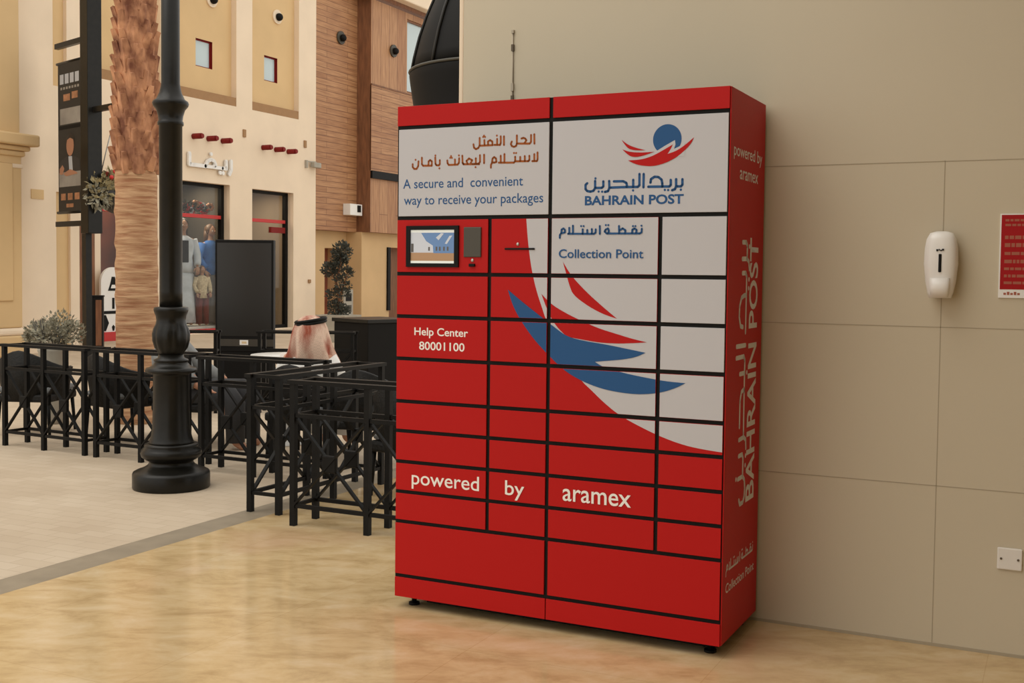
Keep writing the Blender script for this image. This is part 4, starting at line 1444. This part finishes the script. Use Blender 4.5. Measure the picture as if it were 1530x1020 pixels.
# draped headcloth with folds
b = MB()
def folds(amp, ph=0):
    return lambda a: 1 + amp * sin(7 * a + ph) + amp * .6 * sin(11 * a + 1.3 + ph)
b.loft([((.0, .05, .715), .235, .145, 0, folds(.10, .5)), ((.005, .045, .76), .215, .150, 0, folds(.085, .4)), ((.01, .04, .82), .185, .155, 0, folds(.06, .2)), ((.008, .035, .88), .165, .155, 0, folds(.045)),
        ((.004, .04, .94), .150, .152, 0, folds(.03)), ((0, .048, 1.00), .132, .142, 0, folds(.018)), ((0, .052, 1.045), .110, .122, 0, folds(.012)), ((0, .055, 1.078), .078, .088, 0), ((0, .055, 1.096), .040, .045, 0), ((0, .055, 1.10), .008, .009, 0)], M_CHECK, 72)
b.build('headcloth', man)
b = MB()
for dz in (0, .021):
    pts = []
    for k in range(33):
        a = 2 * pi * k / 32
        pts.append((.113 * cos(a), .053 + .122 * sin(a), 1.040 + dz + .010 * sin(a) + .016 * cos(a)))
    b.tube(pts, .0135, M_FRAME, 8, cap=False)
b.build('head_cord', man)

# person in grey, mostly behind the lamp post
per = thing('seated_person', 'person in grey shirt leaning back in a chair behind the lamp post', 'person', (-5.42, 2.56, -.03), radians(-78))
# local: faces +Y (which is turned towards the table on the right)
pV = [((0, .04, .46), .13), ((0, -.05, .60), .125), ((0, -.10, .74), .13), ((0, -.12, .84), .065), ((0, -.11, .90), .048), ((0, -.09, .96), .072), ((0, -.085, 1.03), .078),
      ((-.18, -.09, .80), .055), ((-.23, .06, .64), .045), ((-.19, .30, .55), .035), ((.18, -.09, .80), .055), ((.25, .08, .64), .045), ((.20, .32, .52), .035),
      ((-.10, .10, .46), .085), ((-.13, .48, .48), .066), ((-.13, .54, .10), .044), ((-.13, .64, .045), .034), ((.10, .10, .46), .085), ((.13, .48, .48), .066), ((.13, .54, .10), .044), ((.13, .64, .045), .034)]
hd2 = head_detail((0, -.08, .985), .095, (.2, 1, -.1))
def px_(b):
    hd2(b)
    hand(b, (-.19, .31, .548), (.3, 1, -.2), (1, 0, 0), M_SKIN)
    hand(b, (.20, .33, .518), (-.2, 1, -.3), (-1, 0, 0), M_SKIN)
skin_body('body', per, pV, mE, M_SKIN, extra=px_)
b = MB()
b.loft([((0, .08, .37), .20, .18, 0), ((0, .02, .46), .205, .17, 0), ((0, -.05, .56), .185, .15, 0), ((0, -.09, .68), .20, .145, 0), ((0, -.11, .78), .215, .125, 0), ((0, -.115, .835), .15, .09, 0), ((0, -.115, .875), .065, .06, 0)], M_SHIRT, 28)
for k in (-1, 1):
    b.tube([(.17 * k, -.10, .81), (.225 * k, .02, .67), (.24 * k, .08, .635), (.21 * k, .24, .56)], [.082, .07, .066, .052], M_SHIRT, 14)
b.build('shirt', per)
b = MB()
for k in (-1, 1):
    b.tube([(.09 * k, .02, .46), (.13 * k, .48, .49), (.135 * k, .545, .40), (.135 * k, .55, .09)], [.11, .09, .085, .075], M_TROUS, 16)
b.build('trousers', per)
b = MB()
b.sphere((0, -.10, 1.005), .105, M_HAIR, 16, (.95, 1.0, 1.02))
b.build('hair', per)

# ================================================================== SHOPFRONT DETAILS
# red timber beam ends above the shop windows
zb = 4.36
first = None
names = ['leftmost', 'middle', 'rightmost']
for g, ys, wd in ((0, (14.86, 15.34, 15.82), 'white letter sign'), (1, (17.27, 17.76, 18.25), 'shop doorway')):
    for k, y in enumerate(ys):
        b = MB()
        b.tube([(XF - .02, y + .04, zb), (XF + .24, y + .04, zb)], .062, M_REDFR, 14)
        b.tube([(XF + .24, y + .04, zb), (XF + .27, y + .04, zb)], .05, M_REDFR, 14)
        o = b.build('beam_end')
        tag(o, '%s of the three red beam ends above the %s' % (names[k], wd), 'beam end', 'red beam ends on the shop facade')
# shop sign in raised white letters
xs = XF + .02
sg = thing('shop_sign', 'raised white letter sign on the cream facade above the shop window', 'sign', (0, 0, 0))
def letter(strokes, wd, dots=()):
    b = MB()
    for s in strokes:
        Pp = [Vector(q) for q in s]
        for a, c in zip(Pp, Pp[1:]):
            b.beam((xs + .025, a.x, a.y), (xs + .025, c.x, c.y), wd, .05, M_WHITE2, up=(1, 0, 0))
        for q in Pp:
            b.tube([(xs, q.x, q.y), (xs + .05, q.x, q.y)], wd / 2, M_WHITE2, 12)
    for q in dots:
        b.tube([(xs, q[0], q[1]), (xs + .05, q[0], q[1])], wd * .55, M_WHITE2, 12)
    b.build('letter', sg)
letter([[(14.72, 3.97), (14.72, 3.73), (14.85, 3.735), (15.25, 3.735)]], .085)
letter([[(15.22, 3.735), (15.32, 3.86), (15.42, 3.90), (15.52, 3.87), (15.57, 3.80), (15.50, 3.745)], [(15.22, 3.735), (15.80, 3.735)]], .075, [(15.42, 4.02)])
letter([[(15.78, 3.735), (15.93, 3.74), (15.93, 3.90)]], .085, [(15.72, 3.63), (15.82, 3.63)])
letter([[(16.10, 3.92), (16.10, 3.72), (16.04, 3.62)]], .085)

# little plates, round lights, wall boxes
for (y, z, lb) in ((16.62, 4.62, 'small brown plate on the cream pillar between the beam ends'), (18.98, 4.62, 'small brown plate at the right end of the cream facade')):
    b = MB(); b.box((XF, y - .05, z - .09), (XF + .03, y + .05, z + .09), M_TANDK, bevel=.008); tag(b.build('wall_plate'), lb, 'plate')
def spot(x, y, z, m1, lb, r=.15):
    t = thing('round_wall_light', lb, 'light', (x, y, z))
    b = MB(); b.tube([(0, 0, 0), (.05, 0, 0)], r, m1, 24); b.build('backplate', t)
    b = MB(); b.sphere((.09, 0, -.01), r * .55, M_DARK, 16); b.build('lamp_head', t)
    return t
spot(XF - .16, 18.03, 7.6, M_CREAM, 'round cream wall light high in the right tan recess', .17)
spot(XF - .16, 15.66, 7.5, M_CREAM, 'round cream wall light high in the left tan recess', .17)
spot(XF - .02, 20.55, 7.56, M_GREY, 'round dark wall light on the horizontal timber planks', .17)
spot(XT, 22.45, 7.52, M_GREY, 'round dark wall light on the vertical timber boards', .17)
t = thing('security_camera', 'small grey security camera on a bracket at the timber corner', 'camera', (XF + .0, 19.2, 4.0))
b = MB(); b.box((0, -.22, .03), (.06, -.16, .22), M_POT); b.beam((.03, -.19, .19), (.12, .10, .19), .03, .03, M_POT); b.build('bracket', t)
b = MB(); b.box((.05, -.05, .05), (.18, .25, .18), M_POT, bevel=.015); b.build('camera_body', t)
t = thing('illuminated_box', 'small white lightbox sign on the lower timber cladding', 'lightbox', (XF, 20.95, 2.93))
b = MB(); b.box((-.015, -.25, 0), (.22, .32, .30), M_WHITE2, bevel=.01); b.build('casing', t)
b = MB(); b.box((.221, .08, .09), (.232, .24, .27), M_DARK); b.build('emblem_plate', t)
b = MB(); b.box((XF, 19.12, 1.13), (XF + .04, 19.22, 1.22), M_TANDK, bevel=.01); tag(b.build('door_buzzer'), 'small grey button box on the cream pillar right of the doorway', 'button')
# info stand by the tower
t = thing('paper_stand', 'small grey notice stand behind the black counter', 'stand', (XF + .9, 19.6, 0))
b = MB(); b.box((-.02, -.2, .3), (.02, .2, .98), M_POT); b.box((-.2, -.2, 0), (.2, .2, .03), M_POTDK); b.box((-.02, -.03, .03), (.02, .03, .3), M_POT); b.build('board', t)
b = MB(); b.box((.021, -.13, .68), (.024, .13, .88), M_DARK); b.box((.021, -.13, .40), (.024, .13, .58), M_GREY); b.build('notice_print', t)

# brown panel and arch sign, dark bin by the far left shop window
b = MB(); b.box((XF + .01, 11.55, .0), (XF + .06, 12.0, 2.35), M_BROWN); tag(b.build('timber_panel'), 'narrow brown timber panel beside the black pole', 'panel')
t = thing('arched_sign', 'white arched sign with black ornaments at the left shop window', 'sign', (XF + .14, 12.33, .02), 0)
b = MB()
arc = [(-.30, .16), (.34, .16), (.34, 1.15)] + [(.02 + .32 * cos(a), 1.15 + .30 * sin(a)) for a in [pi * k / 16 for k in range(1, 16)]] + [(-.30, 1.15)]
b.prism(arc, 0, .05, M_WHITE2, 'x'); b.box((-.05, -.3, -.02), (.10, .34, .16), M_REDTR); b.build('sign_board', t)
b = MB()
def orn(poly, m=M_DARK, lift=.0): b.prism(poly, .051, .056 + lift, m, 'x')
orn([(-.12, .98), (.16, .98), (.10, 1.12), (.06, 1.26), (-.02, 1.26), (-.06, 1.12)])
orn([(-.05, 1.03), (.09, 1.03), (.06, 1.10), (-.02, 1.10)], M_WHITE2, .003)
orn([(-.01, .62), (.05, .62), (.05, .84), (-.01, .84)])
orn([(-.30, .52), (.34, .52), (.34, .58), (-.30, .58)])
orn([(-.28, .18), (-.18, .18), (-.10, .34), (-.18, .50), (-.28, .50)])
orn([(.32, .18), (.22, .18), (.14, .34), (.22, .50), (.32, .50)])
orn([(.0, .18), (.04, .18), (.06, .26), (.02, .30), (-.02, .26)])
b.build('ornament', t)
t = thing('dark_bin', 'dark square planter box at the foot of the arched sign', 'planter', (-14.56, 10.5, 0), radians(40))
b = MB(); b.box((-.12, -.12, 0), (.12, .12, .93), M_DARK, bevel=.01); b.box((.0, -.123, .06), (.10, -.119, .88), M_BROWN); b.build('box_body', t)
b = MB(); b.box((-.13, -.13, .93), (.13, .13, .96), M_DARK); b.build('rim', t)

# figures in the shop window, on a low white plinth
b = MB(); b.box((-17.6, 14.4, .021), (-16.58, 16.55, .15), M_WHITE2, bevel=.01)
tag(b.build('display_plinth'), 'low white display plinth inside the shop window', 'plinth')
def mannequin(label, loc, rz, sc, top, low, hairm, trousers):
    t = thing('shop_mannequin', label, 'mannequin', loc, rz)
    t.scale = (sc, sc, sc)
    V = [((0, 0, .92), .11), ((0, 0, 1.08), .10), ((0, 0, 1.28), .125), ((0, 0, 1.43), .06), ((0, 0, 1.50), .042), ((0, .01, 1.58), .068), ((0, .01, 1.66), .075),
         ((-.17, 0, 1.38), .05), ((-.23, .0, 1.14), .038), ((-.19, .14, .96), .030), ((.17, 0, 1.38), .05), ((.24, .0, 1.14), .038), ((.20, .12, .94), .030),
         ((-.09, 0, .88), .085), ((-.10, .01, .48), .058), ((-.10, 0, .08), .036), ((-.11, .10, .035), .03), ((.09, 0, .88), .085), ((.10, .03, .48), .058), ((.10, 0, .08), .036), ((.11, .10, .035), .03)]
    h = head_detail((0, .02, 1.60), .088, (0, 1, 0), M_SKIN2)
    def ex(b):
        h(b)
        hand(b, (-.19, .145, .955), (.1, .4, -1), (1, 0, 0), M_SKIN2, .008)
        hand(b, (.20, .125, .935), (-.1, .4, -1), (-1, 0, 0), M_SKIN2, .008)
    skin_body('figure', t, V, mE, M_SKIN2, extra=ex)
    b = MB()
    b.loft([((0, 0, .80 if trousers else .86), .19, .14, 0, folds(.03)), ((0, 0, .98), .165, .125, 0, folds(.02)), ((0, 0, 1.1), .15, .12, 0), ((0, 0, 1.28), .185, .125, 0), ((0, 0, 1.38), .19, .10, 0), ((0, 0, 1.45), .07, .065, 0)], top, 24)
    for k in (-1, 1):
        b.tube([(.16 * k, 0, 1.39), (.235 * k, 0, 1.15), (.215 * k, .08, 1.03), (.19 * k, .13, .97)], [.075, .06, .055, .05], top, 12)
    b.build('top', t)
    b = MB()
    if trousers:
        for k in (-1, 1):
            b.tube([(.085 * k, 0, .93), (.10 * k, .02, .48), (.10 * k, 0, .07)], [.115, .095, .10], low, 14)
        b.build('trousers', t)
    else:
        b.loft([((0, 0, .06), .24, .20, 0, folds(.05)), ((0, 0, .40), .205, .17, 0, folds(.04)), ((0, 0, .75), .185, .15, 0, folds(.02)), ((0, 0, .97), .14, .11, 0)], low, 28)
        b.build('skirt', t)
    b = MB()
    b.sphere((0, -.01, 1.63), .098, hairm, 14, (.98, 1.0, 1.05))
    b.loft([((0, -.06, 1.36), .08, .04, 0), ((0, -.05, 1.50), .095, .055, 0), ((0, -.03, 1.62), .095, .07, 0)], hairm, 16)
    b.build('hair', t)
    if top is M_LTBLUE:
        b = MB(); b.box((-.055, .112, 1.02), (.055, .130, 1.37), M_DARK, bevel=.008); b.build('shirt_front', t)
    return t
mannequin('shop mannequin in a long pale blue robe in the window beside the lamp post', (-16.95, 15.40, .15), radians(-120), 1.42, M_LTBLUE, M_LTBLUE, M_HAIR, False)
mannequin('shop mannequin in a bright blue blouse and grey skirt in the window', (-17.0, 16.02, .15), radians(-100), 1.36, M_DENIM, M_GREYCL, M_HAIR2, False).location = (-16.86, 16.22, .15)
mannequin('small shop mannequin in cream knit top and dark red trousers between two tall ones', (-16.62, 15.66, .15), radians(-115), .80, M_CREAMCL, M_MAROON, M_HAIR2, True)
fl_m = [M_REDTR, M_ORANGEPR, M_REDTR, M_PALEPRINT]
rnd = random.Random(9)
t = thing('flower_garland', 'row of red, orange and pale blue flowers along the top of the shop window', 'flowers', (-16.75, 15.3, 2.72))
for k in range(14):
    b = MB()
    y = -.75 + 1.5 * k / 13
    c = (rnd.uniform(-.06, .06), y, rnd.uniform(.02, .22))
    m = fl_m[k % 4]
    for q in range(7):
        a = 2 * pi * q / 7
        b.sphere((c[0] + .03 * cos(a), c[1] + .055 * cos(a), c[2] + .055 * sin(a)), .045, m, 8)
    b.sphere(c, .04, M_SHOPDK, 8)
    b.build('flower', t)
b = MB(); leaves(b, (0, 0, .08), .16, 420, M_LEAFD, 5, .10, (1, 4.6, .9), .1); b.build('foliage', t)

# ================================================================== BLACK DOME CANOPY behind the wall end
t = thing('domed_canopy', 'tall black domed canopy rising behind the left end of the wall', 'canopy', (-2.00, 1.64, 0))
b = MB()
b.lathe([(.59, 2.66), (.575, 2.74), (.545, 2.86), (.505, 2.98), (.455, 3.10), (.39, 3.24), (.31, 3.36), (.20, 3.46), (.08, 3.52), (.01, 3.53)], M_DARK, n=48)
b.build('dome', t)
b = MB()
for k in range(12):
    a = 2 * pi * k / 12 + .15
    b.tube([(r * cos(a), r * sin(a), z) for (r, z) in ((.595, 2.66), (.580, 2.74), (.550, 2.86), (.51, 2.98), (.46, 3.10), (.395, 3.24), (.315, 3.36), (.20, 3.47))], .010, M_LAMP, 6)
b.build('ribs', t)
b = MB(); b.lathe([(.565, 2.30), (.572, 2.42), (.585, 2.50), (.60, 2.60), (.605, 2.64), (.600, 2.665), (.55, 2.665), (.55, 2.30)], M_DARK, n=48); b.build('valance', t)
b = MB(); b.tube([(.603 * cos(2 * pi * k / 48), .603 * sin(2 * pi * k / 48), 2.662) for k in range(49)], .009, M_GREY, 6, cap=False); b.build('seam', t)
b = MB(); b.tube([(0, 0, 0), (0, 0, 3.5)], .035, M_DARK, 14); b.tube([(0, 0, 0), (0, 0, .05)], .24, M_DARK, 24); b.build('post', t)

# shop lights (inside, behind the glass)
lamp('shop_light', (-17.35, 15.4, 3.42), (.6, 1.8), 60, (1, .85, .65))
lamp('shop_light', (-17.1, 17.7, 3.35), (.8, 1.4), 20, (1, .86, .68))
lamp('shop_light', (-16.9, 13.0, 3.35), (.5, 1.2), 10, (1, .8, .6))
